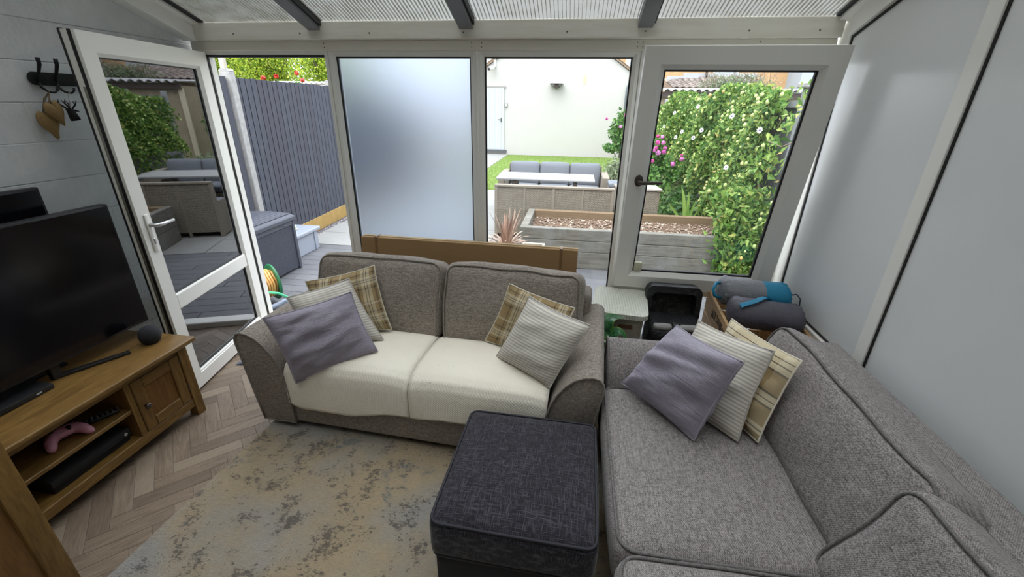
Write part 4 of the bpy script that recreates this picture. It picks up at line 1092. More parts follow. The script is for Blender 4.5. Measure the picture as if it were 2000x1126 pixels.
slabs = thing('patio_slabs', 'pale stone slab paving along the fence', 'paving', (0, 7, G), kind='structure')
build('bed', MB().box(-3.62, 2.2, 5.07, 9.45, G - .04, G - .012), plain('grey_grout', (.24, .24, .23), .9), slabs)
sm_ = None
for j in range(8):
    for i in range(7):
        x, y = -3.62 + i * .84 + (j % 2) * .0, 5.075 + j * .55
        if sm_ is None: o = sm_ = build('slab', MB().box(.004, .836, .004, .546, -.012, 0, .003), SLABM, slabs, world=False)
        else: o = copyobj(sm_)
        o.matrix_basis = Matrix.Translation((x, y - 7, random.uniform(-.002, .002)))
path = thing('garden_path', 'narrow pale path beside the lawn', 'path', (-3.2, 13, G), kind='structure')
for j in range(9): build('slab', MB().box(-3.75, -2.62, 9.46 + j * .85, 9.46 + j * .85 + .84, G - .02, G, .003), SLABM, path)
# lawn
mm = NM('lawn_base', .9, .1); n1 = mm.noise(mm.obj(), 2.5, 4); mm.col(mm.mix(n1, (.10, .17, .030), (.16, .235, .05)))
lawn = tag(build('lawn', MB().box(-2.60, 2.0, 9.46, 16.88, G - .03, G - .002), mm.m), 'short artificial lawn in front of the white garage', 'lawn', kind='stuff')
GRASS = leafmat('grass_blade', [(0., (.12, .18, .045)), (.5, (.18, .245, .075)), (1., (.25, .30, .115))], .3)
n = 26000
bx = rng.uniform(-2.58, 1.98, n); by = 9.47 + 7.4 * rng.random(n) ** 1.4; h = rng.uniform(.012, .028, n); a = rng.uniform(0, 6.28, n); wd = .006
co = np.zeros((n, 3, 3)); co[:, 0] = np.c_[bx - wd * np.cos(a), by - wd * np.sin(a), np.full(n, G - .004)]; co[:, 1] = np.c_[bx + wd * np.cos(a), by + wd * np.sin(a), np.full(n, G - .004)]
co[:, 2] = np.c_[bx + rng.normal(0, .008, n), by + rng.normal(0, .008, n), G + h]
tag(rawmesh('grass_blades', co.reshape(-1, 3), np.arange(3 * n).reshape(-1, 3), GRASS, lawn), kind='stuff')

# ---- leaf helper
def leaves(name, pos, size, mat, parent, out=None, bias=.6, fold=.25, long=1.7):
    pos = np.asarray(pos); n = len(pos)
    d = rng.normal(size=(n, 3)); 
    if out is not None: d = d * (1 - bias) + np.asarray(out) * bias * 1.6
    d /= np.linalg.norm(d, axis=1)[:, None] + 1e-9            # leaf normal
    t = rng.normal(size=(n, 3)); t[:, 2] -= .5; t -= d * (t * d).sum(1)[:, None]; t /= np.linalg.norm(t, axis=1)[:, None] + 1e-9
    s = np.cross(d, t); sz = (size * rng.uniform(.6, 1.3, n))[:, None]
    co = np.zeros((n, 4, 3))
    co[:, 0] = pos - t * sz * .5 * long * .5; co[:, 2] = pos + t * sz * .5 * long; co[:, 1] = pos + s * sz * .36 + d * sz * fold * .4; co[:, 3] = pos - s * sz * .36 + d * sz * fold * .4
    b = np.arange(n)[:, None] * 4
    fc = np.concatenate([b + np.array([0, 1, 2]), b + np.array([0, 2, 3])], 1).reshape(-1, 3)
    o = rawmesh(name, co.reshape(-1, 3), fc, mat, parent); o['kind'] = 'stuff'
    return o
def blob(n, c, r, shell=.55):
    d = rng.normal(size=(n, 3)); d /= np.linalg.norm(d, axis=1)[:, None]
    rad = (shell + (1 - shell) * rng.random(n)) ** 1
    lump = 1 + .16 * np.sin(d[:, 0] * 7 + c[0]) * np.sin(d[:, 2] * 6 + c[1]) + .10 * np.sin(d[:, 1] * 11 + 1)
    return np.asarray(c) + d * (rad * lump)[:, None] * np.asarray(r), d

# ---- left fence
fence = thing('board_fence', 'dark stained close board fence with concrete posts on the left', 'fence', (-3.72, 5, G))
mm = NM('slate_stained_board', .75, .25); o_ = mm.obj(); r_ = mm.rnd()
ofs = mm.n('VectorMath', operation='ADD'); mm.t.links.new(o_, ofs.inputs[0]); cc = mm.n('CombineXYZ'); mm.t.links.new(mm.math('MULTIPLY', r_, 53.), cc.inputs[1]); mm.t.links.new(cc.outputs[0], ofs.inputs[1])
g_ = mm.noise(mm.scale(ofs.outputs[0], (14, 14, 1.2)), 3, 5, .65, .5); w_ = mm.noise(mm.scale(ofs.outputs[0], (6, 26, 3.5)), 2.6, 5, .75)
c_ = mm.mix(g_, (.032, .035, .047), (.088, .095, .120)); c_ = mm.mix(mm.ramp(w_, [(.58, 0.), (.72, .7)]), c_, (.22, .20, .19)); c_ = mm.mix(mm.math('MULTIPLY', r_, .7), c_, (.052, .050, .062))
mm.col(c_).bump(g_, .3, .006)
BOARD = mm.m; BOARD_EDGE = plain('board_gap_shade', (.012, .012, .016), .8)
def fx(y): return -3.70 - .055 * (y - 4.4)
bo = None; y = 3.0
post_y = [2.75, 4.52, 6.75, 8.6, 10.45]
while y < 11.2:
    if min(abs(y + .05 - p) for p in post_y) > .07:
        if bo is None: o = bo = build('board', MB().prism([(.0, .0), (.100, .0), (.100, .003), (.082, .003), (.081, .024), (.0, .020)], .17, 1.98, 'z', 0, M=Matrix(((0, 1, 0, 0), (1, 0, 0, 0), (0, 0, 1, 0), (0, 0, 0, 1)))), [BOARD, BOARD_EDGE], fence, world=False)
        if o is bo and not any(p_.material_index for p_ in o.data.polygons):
            for p_ in o.data.polygons: p_.material_index = int(p_.normal.x < .7 or p_.center.x < .012)     # edges and laps coloured near black: painted shadow lines between boards
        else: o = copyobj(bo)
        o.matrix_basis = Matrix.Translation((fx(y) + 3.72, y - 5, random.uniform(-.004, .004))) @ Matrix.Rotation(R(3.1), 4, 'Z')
    y += .098
CONC = plain('weathered_concrete', (.29, .285, .275), .9, var=.35, sc=22, bump=.5)
for p in post_y:
    build('post', MB().box(fx(p) - .06, fx(p) + .065, p - .042, p + .042, G - .03, 1.985, .010, 2).prism([(fx(p) - .06, 1.985), (fx(p) + .065, 1.985), (fx(p) + .04, 2.01), (fx(p) - .035, 2.01)], p - .042, p + .042, 'y'), CONC, fence)
    build('edge_batten', MB().box(fx(p) - .02, fx(p) + .018, p - .085, p - .057, .12, 1.93, .003), plain('raw_brown_timber', (.22, .135, .08), .8, var=.3, sc=30), fence)
for a, b in zip(post_y[:-1], post_y[1:]):
    m_ = (a + b) / 2; L = b - a - .12
    o = build('gravel_board', MB().box(-.02, .02, -L / 2, L / 2, G - .02, .125, .004), plain('yellow_treated_timber', (.32, .205, .065), .8, var=.25, sc=8), fence, world=False); o.matrix_basis = Matrix.Translation((fx(m_) + 3.725, m_ - 5, .05)) @ Matrix.Rotation(R(3.1), 4, 'Z')
    for z in (.35, 1.0, 1.75):
        o = build('rail', MB().box(-.075, -.02, -L / 2, L / 2, z, z + .06), BOARD, fence, world=False); o.matrix_basis = Matrix.Translation((fx(m_) + 3.72, m_ - 5, 0)) @ Matrix.Rotation(R(3.1), 4, 'Z')
n = 2600; py = rng.uniform(3.0, 11, n); px = -3.70 - .055 * (py - 4.4) + rng.uniform(.095, .17, n); rr = rng.uniform(.012, .026, n)
oct_ = np.array([(1, 0, 0), (0, 1, 0), (-1, 0, 0), (0, -1, 0), (0, 0, .7), (0, 0, -.7)]); of = np.array([(0, 1, 4), (1, 2, 4), (2, 3, 4), (3, 0, 4), (1, 0, 5), (2, 1, 5), (3, 2, 5), (0, 3, 5)])
co = np.c_[px, py, np.full(n, G - .005)][:, None] + (oct_[None] * rr[:, None, None]) * rng.uniform(.7, 1.2, (n, 6, 1)); fc = (np.arange(n)[:, None, None] * 6 + of[None]).reshape(-1, 3)
PEB = NM('slate_chippings', .8); PEB.col(PEB.ramp(PEB.island(), [(0., (.07, .065, .08)), (.7, (.17, .15, .165)), (1., (.40, .37, .34))]))
tag(rawmesh('slate_gravel', co.reshape(-1, 3), fc, PEB.m), 'strip of dark slate gravel along the left fence', 'gravel', kind='stuff')

# ---- storage box and grey crate
mm = NM('rattan_effect_plastic', .5, .4); o_ = mm.obj(); sx = mm.sep(o_)
wv = weave_tex(mm, .026, .0115, .0021)
mm.col(mm.mix(wv, (.022, .025, .036), (.068, .074, .098))).bump(wv, .8, .006)
RATG = mm.m; RATP = plain('slate_plastic', (.062, .067, .086), .45)
sbx = thing('storage_box', 'large dark grey garden storage box with lid', 'storage box', (-3.34, 3.86, G))
build('body', MB().box(-3.56, -3.045, 3.36, 4.19, G + .03, .50), RATG, sbx)
for x in (-3.575, -3.075):
    for y in (3.34, 4.17): build('corner_post', MB().box(x, x + .045, y, y + .04, G, .505, .006), RATP, sbx)
build('rim', MB().box(-3.575, -3.035, 3.345, 4.205, .455, .505, .006), RATP, sbx)
lid = build('lid', MB().box(-3.59, -3.015, 3.325, 4.225, .505, .555, .012, 3).prism([(-3.585, .555), (-3.02, .555), (-3.10, .578), (-3.30, .588), (-3.51, .578)], 3.335, 4.215, 'y'), RATP, sbx)
for k in range(9): build('lid_slat', MB().box(-3.525 + k * .052, -3.485 + k * .052, 3.345, 4.205, .578 - abs(k - 4) * .0018, .588 - abs(k - 4) * .0018, .003), RATP, lid)
build('latch', MB().tube([(-3.03, 3.47, .49), (-3.015, 3.47, .48), (-3.012, 3.47, .47)], .012, 8).tube([(-3.02, 4.02, .487), (-3.01, 4.02, .480)], .010, 8), RATP, sbx)
LGR = plain('light_grey_plastic', (.27, .295, .345), .45)
gb = thing('plastic_crate', 'light grey lidded plastic box beside the storage box', 'plastic box', (-3.42, 4.66, G))
build('body', MB().box(-3.60, -3.245, 4.36, 4.93, G, .19, .012, 2), LGR, gb)
build('lid', MB().box(-3.63, -3.215, 4.33, 4.96, .19, .235, .012, 2), LGR, gb)
for y in (4.42, 4.83): build('rib', MB().box(-3.255, -3.232, y, y + .035, G, .19, .004), LGR, gb)
wg = thing('garden_shoe', 'pale green garden clog on the grey plastic box', 'shoe', (-3.42, 4.62, .236))
build('upper', MB().softbox(.10, .21, .07, r=.03, seg=6, M=Matrix.Translation((-3.42, 4.62, .274))), plain('pale_green_rubber', (.50, .60, .38), .5), wg, smooth=True)
build('sole', MB().softbox(.105, .22, .018, r=.008, seg=5, M=Matrix.Translation((-3.42, 4.62, .2455))), plain('white_rubber', (.6, .6, .55), .6), wg, smooth=True)

# ---- hose reel
reel = thing('hose_reel', 'green hose reel wound with orange hose by the doorway', 'hose reel', (-2.74, 3.26, G))
RM = Matrix.Translation((-2.765, 3.245, .155)) @ Matrix.Rotation(R(58), 4, 'Z') @ Matrix.Rotation(R(90), 4, 'Y')
GREEN = plain('green_plastic', (.012, .13, .05), .4)
for zz in (-.085, .085):
    fl = build('flange', MB().lathe([(.05, zz - .006), (.150, zz - .006), (.165, zz - .010), (.170, zz), (.165, zz + .010), (.150, zz + .006), (.05, zz + .006)], 40, M=RM), GREEN, reel, smooth=True)
build('drum', MB().lathe([(.055, -.085), (.055, .085)], 24, M=RM), GREEN, reel)
ho_ = MB()
for layer, (rr, cnt) in enumerate(((.085, 7), (.105, 7), (.122, 6))):
    for k in range(cnt):
        zz = -.066 + k * .022 + (layer % 2) * .008
        ho_.tube([(rr * math.cos(2 * math.pi * j / 28), rr * math.sin(2 * math.pi * j / 28), zz + .004 * math.sin(j)) for j in range(28)], .0105, 6, closed=True, M=RM)
build('wound_hose', ho_, plain('orange_hose', (.62, .33, .10), .45), reel, smooth=True)
FRM = plain('blue_grey_plastic', (.29, .33, .42), .45)
build('frame', MB().tube([(-2.72, 3.10, .02), (-2.66, 3.12, -.025), (-2.545, 3.215, .02)], .022, 8).tube([(-2.72, 3.10, .02), (-2.73, 3.15, .155)], .020, 8).tube([(-2.87, 3.33, -.025), (-2.83, 3.35, .155)], .020, 8).tube([(-2.66, 3.12, -.025), (-2.87, 3.33, -.025)], .016, 8), FRM, reel, smooth=True)
gh = tag(build('loose_hose', MB().tube([(-2.83, 3.12, .11), (-2.74, 3.10, .125), (-2.65, 3.12, .135), (-2.565, 3.16, .115), (-2.51, 3.20, .06), (-2.49, 3.24, -.02), (-2.47, 3.30, -.036), (-2.2, 3.42, -.036)], .011, 8), plain('bright_green_hose', (.06, .44, .22), .4), smooth=True), 'bright green loose hose end curling from the reel', 'hose')

# ---- raised planter of sleepers
mm = NM('weathered_sleeper', .85, .2); o_ = mm.obj(); g_ = mm.noise(mm.scale(o_, (1.2, 9, 14)), 3, 6, .68, .6); w_ = mm.noise(o_, 2.6, 5, .7)
c_ = mm.mix(mm.ramp(g_, [(.3, 0.), (.7, 1.)]), (.105, .10, .085), (.21, .20, .17)); c_ = mm.mix(mm.ramp(w_, [(.5, 0.), (.68, .6)]), c_, (.245, .25, .24)); mm.col(c_).bump(g_, .4, .008)
SLEEP = mm.m
mm = NM('brown_sleeper', .85, .2); o_ = mm.obj(); g_ = mm.noise(mm.scale(o_, (1.2, 9, 14)), 3, 6, .68, .6); mm.col(mm.mix(g_, (.13, .09, .052), (.25, .18, .115))).bump(g_, .4, .008)
SLEEPB = mm.m
plant = thing('raised_planter', 'raised bed of weathered timber sleepers filled with stony soil', 'planter', (.55, 5.2, G))
PX0, PX1, PY0, PY1 = -.585, 2.02, 4.745, 5.72
for (z0, z1) in ((G, .150), (.153, .282), (.285, .415)):
    build('sleeper', MB().box(PX0, PX1, PY0, PY0 + .085, z0, z1, .006), SLEEP, plant)
    build('sleeper', MB().box(PX0 + .085, PX1, PY1 - .085, PY1, z0, z1, .006), SLEEPB, plant)
    build('sleeper', MB().box(PX0, PX0 + .088, PY0 + .087, PY1, z0, z1, .006), SLEEP, plant)
    build('sleeper', MB().box(PX1 - .088, PX1, PY0 + .087, PY1 - .087, z0, z1, .006), SLEEP, plant)
mm = NM('stony_soil', .95, .1); n1 = mm.noise(mm.obj(), 18, 5, .7); mm.col(mm.mix(n1, (.085, .053, .036), (.18, .125, .088))).bump(n1, .8, .03)
build('soil', MB().grid(lambda u, v: (PX0 + .08 + u * (PX1 - PX0 - .16), PY0 + .08 + v * (PY1 - PY0 - .16), .315 + .02 * mnoise.noise(Vector((u * 7, v * 4, 2)))), 40, 20), mm.m, plant, smooth=True)
n = 1500; px = rng.uniform(PX0 + .1, PX1 - .1, n); py = rng.uniform(PY0 + .1, PY1 - .1, n); rr = rng.uniform(.006, .020, n)
co = np.c_[px, py, np.full(n, .325)][:, None] + (oct_[None] * rr[:, None, None]) * rng.uniform(.7, 1.2, (n, 6, 1)); fc = (np.arange(n)[:, None, None] * 6 + of[None]).reshape(-1, 3)
PB2 = NM('soil_stones', .8); PB2.col(PB2.ramp(PB2.island(), [(0., (.11, .065, .045)), (.55, (.22, .155, .11)), (.88, (.36, .29, .22)), (1., (.50, .46, .39))]))
tag(rawmesh('stones', co.reshape(-1, 3), fc, PB2.m, plant), kind='stuff')

# ---- spiky plant and trough
sp_ = thing('spiky_plant', 'pinkish spiky strap leaved plant in a blue pot', 'plant', (-.66, 4.25, G))
build('pot', MB().lathe([(0, 0), (.115, 0), (.150, .345), (.160, .355), (.160, .385), (.145, .385), (.140, .34), (0, .33)], 28, c=(-.66, 4.25, G)), plain('blue_glazed_pot', (.13, .24, .30), .35), sp_, smooth=True)
STRAP = NM('pink_strap_leaf', .6); STRAP.col(STRAP.ramp(STRAP.rnd(), [(0., (.33, .19, .14)), (.5, (.46, .31, .23)), (1., (.36, .31, .24))]))
for k in range(74):
    a = rng.uniform(0, 6.28); up = k < 26; L = rng.uniform(.30, .47) if up else rng.uniform(.16, .32); lean = rng.uniform(.05, .38) if up else rng.uniform(.75, 1.25)
    d = Vector((math.cos(a), math.sin(a), 0)); b = Vector((-.66, 4.25, G + .34)) + d * .03
    p1 = b + d * (L * .5 * math.sin(lean) * .7) + Vector((0, 0, L * .6 * math.cos(lean * .6))); p2 = b + d * (L * math.sin(lean)) + Vector((0, 0, L * math.cos(lean) * (1 if up else .75)))
    build('leaf', blade(b, p1, p2, .012, n=6, m=2, cup=.3), STRAP.m, sp_, smooth=True)
tr_ = thing('trough_planter', 'small rectangular pale trough planter by the raised bed', 'planter', (-.39, 4.24, G))
TR0, TR1 = -.505, -.265
build('trough', MB().box(TR0, TR1, 4.16, 4.19, G, .345, .004).box(TR0, TR1, 4.36, 4.39, G, .345, .004).box(TR0, TR0 + .025, 4.19, 4.36, G, .345, .004).box(TR1 - .025, TR1, 4.19, 4.36, G, .345, .004).box(TR0, TR1, 4.17, 4.38, G, G + .03), plain('pale_stone_trough', (.46, .43, .37), .8), tr_)
build('soil', MB().box(TR0 + .02, TR1 - .02, 4.185, 4.365, G + .03, .31), plain('dry_soil', (.30, .23, .13), .95, var=.4, sc=40, bump=.6), tr_)

# ---- rattan furniture
mm = NM('grey_rattan_weave', .7, .3); sx = mm.sep(mm.obj())
wv = weave_tex(mm, .036, .0145, .0026)
mm.col(mm.mix(wv, (.075, .062, .048), (.30, .265, .21))).bump(wv, .9, .008)
RATT = mm.m; RATTP = plain('rattan_post', (.205, .178, .14), .7, var=.25, sc=40)
GREYC = plain('blue_grey_cushion', (.135, .147, .168), .9, var=.1, sc=5)
def rattan_back(label, x0, x1, y, bays, zt=.695, depth=.75, face=1):
    t = thing('rattan_sofa', label, 'garden sofa', ((x0 + x1) / 2, y, G))
    w = (x1 - x0) / bays
    for k in range(bays):
        build('back_panel', MB().box(x0 + k * w + .02, x0 + (k + 1) * w - .02, y + .012, y + .05, .02, zt - .02), RATT, t)
        build('mid_rail', MB().box(x0 + (k + .5) * w - .015, x0 + (k + .5) * w + .015, y + .004, y + .05, G, zt - .02, .004), RATTP, t)
    for k in range(bays + 1): build('post', MB().box(x0 + k * w - .022, x0 + k * w + .022, y, y + .055, G, zt, .005), RATTP, t)
    build('top_rail', MB().box(x0 - .02, x1 + .02, y - .006, y + .075, zt - .02, zt + .012, .008, 2), RATTP, t)
    build('seat_base', MB().box(x0, x1, y + .05, y + depth, .08, .27), RATT, t)
    for xx in (x0 - .02, x1 - .02): build('side_panel', MB().box(xx, xx + .04, y + .03, y + depth, G + .02, .42), RATT, t)
    for k in range(bays): build('seat_cushion', MB().softbox(w - .02, depth - .12, .10, r=.03, bulge=(0, 0, .01), seg=5, M=Matrix.Translation((x0 + (k + .5) * w, y + .06 + depth / 2, .32))), GREYC, t, smooth=True)
    return t
rattan_back('near rattan garden sofa seen from behind over the raised bed', -1.055, .52, 5.80, 2)
arm = thing('rattan_armchair', 'rattan garden armchair behind the tilted window handle', 'garden chair', (.85, 6.1, G))
build('back_panel', MB().box(.60, 1.11, 5.84, 5.88, .0, .68), RATT, arm)
build('arm_panel', MB().prism([(5.85, G), (6.6, G), (6.6, .50), (6.35, .66), (5.85, .72)], 1.09, 1.13, 'x', .004), RATTP, arm)
build('arm_panel', MB().prism([(5.85, G), (6.6, G), (6.6, .50), (6.35, .66), (5.85, .72)], .58, .62, 'x', .004), RATTP, arm)
build('top_rail', MB().prism([(5.82, .69), (6.36, .655), (6.62, .49), (6.62, .51), (6.36, .685), (5.82, .72)], .57, 1.15, 'x', .004), plain('rattan_top', (.29, .265, .225), .7, var=.2, sc=50), arm)
build('seat_base', MB().box(.62, 1.09, 5.88, 6.6, .05, .27), RATT, arm)
fs = thing('rattan_sofa', 'far rattan garden sofa with three blue grey back cushions', 'garden sofa', (-.37, 8.0, G))
FY = 7.98
build('back_panel', MB().box(-1.22, .48, FY + .16, FY + .20, 0, .70), RATT, fs)
for k in range(3):
    build('back_cushion', MB().softbox(.54, .15, .40, r=.05, bulge=(0, .03, .01), seg=7, amp=.006, M=Matrix.Translation((-1.185 + .545 * (k + .5), FY + .06, .555)) @ Matrix.Rotation(R(-10), 4, 'X')), GREYC, fs, smooth=True)
    build('seat_cushion', MB().softbox(.54, .60, .11, r=.04, bulge=(0, 0, .012), seg=6, M=Matrix.Translation((-1.185 + .545 * (k + .5), FY - .28, .33))), GREYC, fs, smooth=True)
build('seat_base', MB().box(-1.22, .48, FY - .58, FY + .16, .05, .27), RATT, fs)
for x in (-1.32, .47): build('arm', MB().box(x, x + .12, FY - .55, FY + .20, G, .60, .01), RATTP, fs)
sc_ = thing('rattan_stool', 'low rattan garden stool beside the far sofa', 'garden stool', (.72, 7.2, G))
build('body', MB().box(.55, .95, 7.05, 7.45, G, .50, .01), RATT, sc_)
build('seat_cushion', MB().softbox(.40, .40, .08, r=.03, seg=5, M=Matrix.Translation((.75, 7.25, .54))), GREYC, sc_, smooth=True)
tb = thing('garden_table', 'pale topped rectangular garden table between the rattan sofas', 'table', (-.45, 7.2, G))
build('top', MB().box(-1.225, .315, 6.72, 7.40, .625, .655, .008, 2), plain('pale_grey_table_top', (.27, .275, .275), .4, var=.12, sc=3), tb)
build('apron', MB().box(-1.10, .19, 6.86, 7.28, .604, .627, .004), RATTP, tb)
for x in (-1.0, -.02):
    for y in (6.90, 7.20): build('leg', MB().box(x, x + .07, y, y + .07, G, .58, .005), RATTP, tb)

# ---- white garage
RENDERM = plain('white_render', (.455, .447, .43), .9, var=.04, sc=3)
mm = NM('brown_roof_tile_edge', .8); n1 = mm.noise(mm.obj(), 14, 4); mm.col(mm.mix(n1, (.20, .13, .09), (.36, .27, .20)))
TILEM = mm.m
gar = thing('garage', 'white rendered garage with gable end across the lawn', 'garage', (-.95, 17, G))
GX0, GX1, GA, GE = -3.62, 1.66, 4.55, 2.83
gp = [(GX0, G - .02), (GX1, G - .02), (GX1, GE), ((GX0 + GX1) / 2, GA), (GX0, GE)]
build('wall', MB().prism(gp, 17.0, 23.0, 'y'), RENDERM, gar)
apx = (GX0 + GX1) / 2; sl = (GA - GE) / (GX1 - apx)
for sg in (-1, 1):
    e = apx + sg * (GX1 - apx + .12); ez = GE - .12 * sl
    build('roof_slope', MB().prism([(apx, GA + .02), (e, ez + .02), (e, ez + .10), (apx, GA + .10)], 16.93, 23.1, 'y'), TILEM, gar)
    for k in range(22):
        f0_, f1_ = k / 22, (k + 1) / 22
        xa, xb = apx + (e - apx) * f0_, apx + (e - apx) * f1_
        build('verge_tile', MB().prism([(xa, GA + .10 + (ez - GA) * f0_), (xb, GA + .10 + (ez - GA) * f1_), (xb, GA + .125 + (ez - GA) * f1_), (xa, GA + .115 + (ez - GA) * f0_)], 16.90, 17.25, 'y'), TILEM, gar)
gd = build('garage_door', MB().box(-3.575, -2.775, 16.965, 17.02, .11, 2.285), plain('white_painted_door', (.44, .48, .51), .5), gar)
for k in range(7): build('door_board', MB().box(-3.565 + k * .113, -3.565 + k * .113 + .106, 16.955, 16.97, .13, 2.26, .003), gd.data.materials[0], gd)
build('handle', MB().box(-2.90, -2.865, 16.93, 16.957, 1.12, 1.26, .004).tube([(-2.88, 16.935, 1.20), (-2.88, 16.90, 1.20), (-3.0, 16.90, 1.20)], .012, 8), DARKMETAL, gd)
build('lintel', MB().box(-3.66, -2.72, 16.95, 17.02, 2.285, 2.34), plain('grey_lintel', (.28, .27, .26), .7), gar)
build('threshold', MB().box(-3.70, -2.68, 16.90, 17.02, .02, .115), plain('dark_threshold', (.07, .075, .08), .6), gar)
build('bare_patch', MB().prism([(.07, 2.44), (.16, 2.42), (.19, 2.55), (.17, 2.70), (.10, 2.72), (.065, 2.6)], 16.990, 17.002, 'y'), plain('yellow_undercoat', (.70, .55, .30), .8), gar)
scm = thing('security_camera', 'white security camera under the garage verge', 'camera', (-3.25, 16.95, 2.95))
WPL = plain('white_plastic', (.7, .7, .69), .4)
build('mount', MB().box(-3.17, -3.09, 16.94, 17.0, 2.95, 3.20, .01), WPL, scm)
build('housing', MB().tube([(-3.13, 16.95, 2.99), (-3.16, 16.86, 2.93), (-3.28, 16.70, 2.88)], [.03, .06, .065], 12), WPL, scm, smooth=True)
build('lens', MB().tube([(-3.28, 16.70, 2.88), (-3.305, 16.665, 2.87)], .045, 12), BLACK, scm)
hl = thing('patio_heater', 'dark wall heater lamp on the garage gable', 'heater', (-.86, 16.9, 2.32))
build('shade', MB().prism([(-1.11, 2.405), (-.61, 2.405), (-.66, 2.43), (-1.06, 2.43)], 16.62, 16.98, 'y'), DARKMETAL, hl)
build('body', MB().box(-.94, -.78, 16.80, 17.0, 2.28, 2.405, .01), DARKMETAL, hl)
build('bracket', MB().tube([(-1.05, 16.7, 2.40), (-.93, 16.95, 2.29)], .008, 6).tube([(-.67, 16.7, 2.40), (-.79, 16.95, 2.29)], .008, 6), DARKMETAL, hl)
jb_ = thing('junction_box', 'small grey box beside the garage door', 'box', (-2.70, 16.97, 1.65))
build('case', MB().box(-2.75, -2.65, 16.95, 17.0, 1.63, 1.77, .008), plain('grey_box', (.30, .30, .29), .6), jb_)
build('cover', MB().box(-2.735, -2.665, 16.94, 16.952, 1.66, 1.74, .004), plain('pale_box_front', (.5, .5, .47), .6), jb_)
build('downpipe', MB().tube([(1.72, 16.95, 2.62), (1.72, 16.94, 2.50), (1.62, 16.94, 2.36), (1.60, 16.94, 2.25), (1.60, 16.94, G)], .032, 10), plain('grey_downpipe', (.13, .15, .17), .5), gar, smooth=True)

# ---- neighbouring brick house and sheds on the right
mm = NM('orange_brick', .9); bk = mm.n('TexBrick'); cx = mm.n('CombineXYZ'); s_ = mm.sep(mm.obj()); mm.t.links.new(s_[0], cx.inputs[0]); mm.t.links.new(s_[2], cx.inputs[1]); mm.t.links.new(cx.outputs[0], bk.inputs['Vector'])
bk.inputs['Scale'].default_value = 1; bk.inputs['Brick Width'].default_value = .225; bk.inputs['Row Height'].default_value = .075; bk.inputs['Mortar Size'].default_value = .008
bk.inputs['Color1'].default_value = (.46, .26, .11, 1); bk.inputs['Color2'].default_value = (.52, .32, .15, 1); bk.inputs['Mortar'].default_value = (.48, .35, .21, 1)
mm.col(bk.outputs[0])
house = thing('brick_house', 'orange brick neighbouring house behind the sheds', 'house', (4, 25, G))
build('wall', MB().box(-4.4, 10.9, 25, 33, G - .05, 5.2), mm.m, house)
build('roof', MB().prism([(24.6, 5.1), (33.4, 5.1), (29, 8)], -4.7, 11.2, 'x'), TILEM, house)
for (x0, x1) in ((2.15, 2.75), (6.5, 7.7)):
    w_ = build('window', MB().box(x0, x1, 24.95, 25.02, 3.0, 4.2, .01), UPVC, house); build('pane', MB().box(x0 + .07, x1 - .07, 24.94, 24.955, 3.08, 4.12), plain('pale_window_pane', (.45, .55, .62), .1), w_)
build('grey_extension', MB().box(10.0, 13, 23.5, 26, G - .05, 4.5), plain('blue_grey_cladding', (.36, .42, .47), .8), house)
shed = thing('tiled_outbuilding', 'brown tiled outbuilding roof below the brick house', 'outbuilding', (5, 20, G))
build('wall', MB().box(3.7, 6.8, 19.0, 21.6, G - .05, 2.42), plain('outbuilding_wall', (.30, .25, .20), .9), shed)
build('flashing', MB().box(4.4, 7.4, 21.6, 21.7, 2.90, 3.10).box(3.62, 4.9, 21.0, 21.1, 2.80, 2.95), plain('lead_flashing', (.36, .38, .41), .6), shed)
tl_ = MB(); nrow = 8
for r in range(nrow):
    ya, yb = 18.7 + r * .36, 18.7 + (r + 1) * .36 + .05; za, zb = 2.40 + r * .066, 2.40 + (r + 1) * .066 + .010
    x0_ = 3.50 + max(0, r - 4) * .28
    cnt = int((6.9 - x0_) / .24)
    for k in range(cnt):
        x = x0_ + k * .24
        pts = [(x, 0), (x + .06, .03), (x + .12, .045), (x + .18, .03), (x + .24, 0)]
        co = [(p, ya, za + q + .025) for p, q in pts] + [(p, yb, zb + q) for p, q in pts] + [(p, ya, za + q - .01) for p, q in pts]
        tl_.faces(co, [(i, i + 1, 6 + i, 5 + i) for i in range(4)] + [(i + 10, i + 11, i + 1, i) for i in range(4)])
mm = NM('brown_pantile', .8); mm.col(mm.ramp(mm.island(), [(0., (.105, .082, .07)), (1., (.20, .16, .138))]))
tag(build('roof_tiles', tl_, mm.m, shed), kind='stuff')
build('roof_deck', MB().prism([(18.7, 2.37), (21.6, 2.90), (21.6, 2.4), (18.7, 2.28)], 3.52, 6.9, 'x'), TILEM, shed)
build('vent_pipe', MB().tube([(5.3, 21.4, 2.85), (5.3, 21.4, 3.5)], .05, 8), BLACKMATT, shed)
cor = thing('corrugated_shed', 'low shed with corrugated roof behind the climbing plant', 'shed', (4.5, 13, G))
def corr(u, v): return (2.05 + u * 5.2, 13.0 + v * 2.5, 2.13 + v * .10 + .028 * math.sin(u * 5.2 / .20 * 2 * math.pi))
co_ = build('roof_sheet', MB().grid(corr, 260, 2), plain('grey_fibre_cement', (.42, .42, .43), .8, var=.2), cor, smooth=True); co_.modifiers.new('t', 'SOLIDIFY').thickness = .02
build('fascia', MB().box(2.05, 7.2, 13.08, 13.12, 1.96, 2.09), plain('dark_fascia', (.06, .045, .04), .8), cor)
build('wall', MB().box(2.10, 7.2, 13.2, 15.3, G - .03, 2.05), plain('brown_block', (.28, .235, .165), .9, var=.25, sc=5), cor)
build('corner_board', MB().box(2.05, 2.16, 13.15, 13.22, G, 1.98), plain('cream_board', (.55, .50, .38), .7), cor)

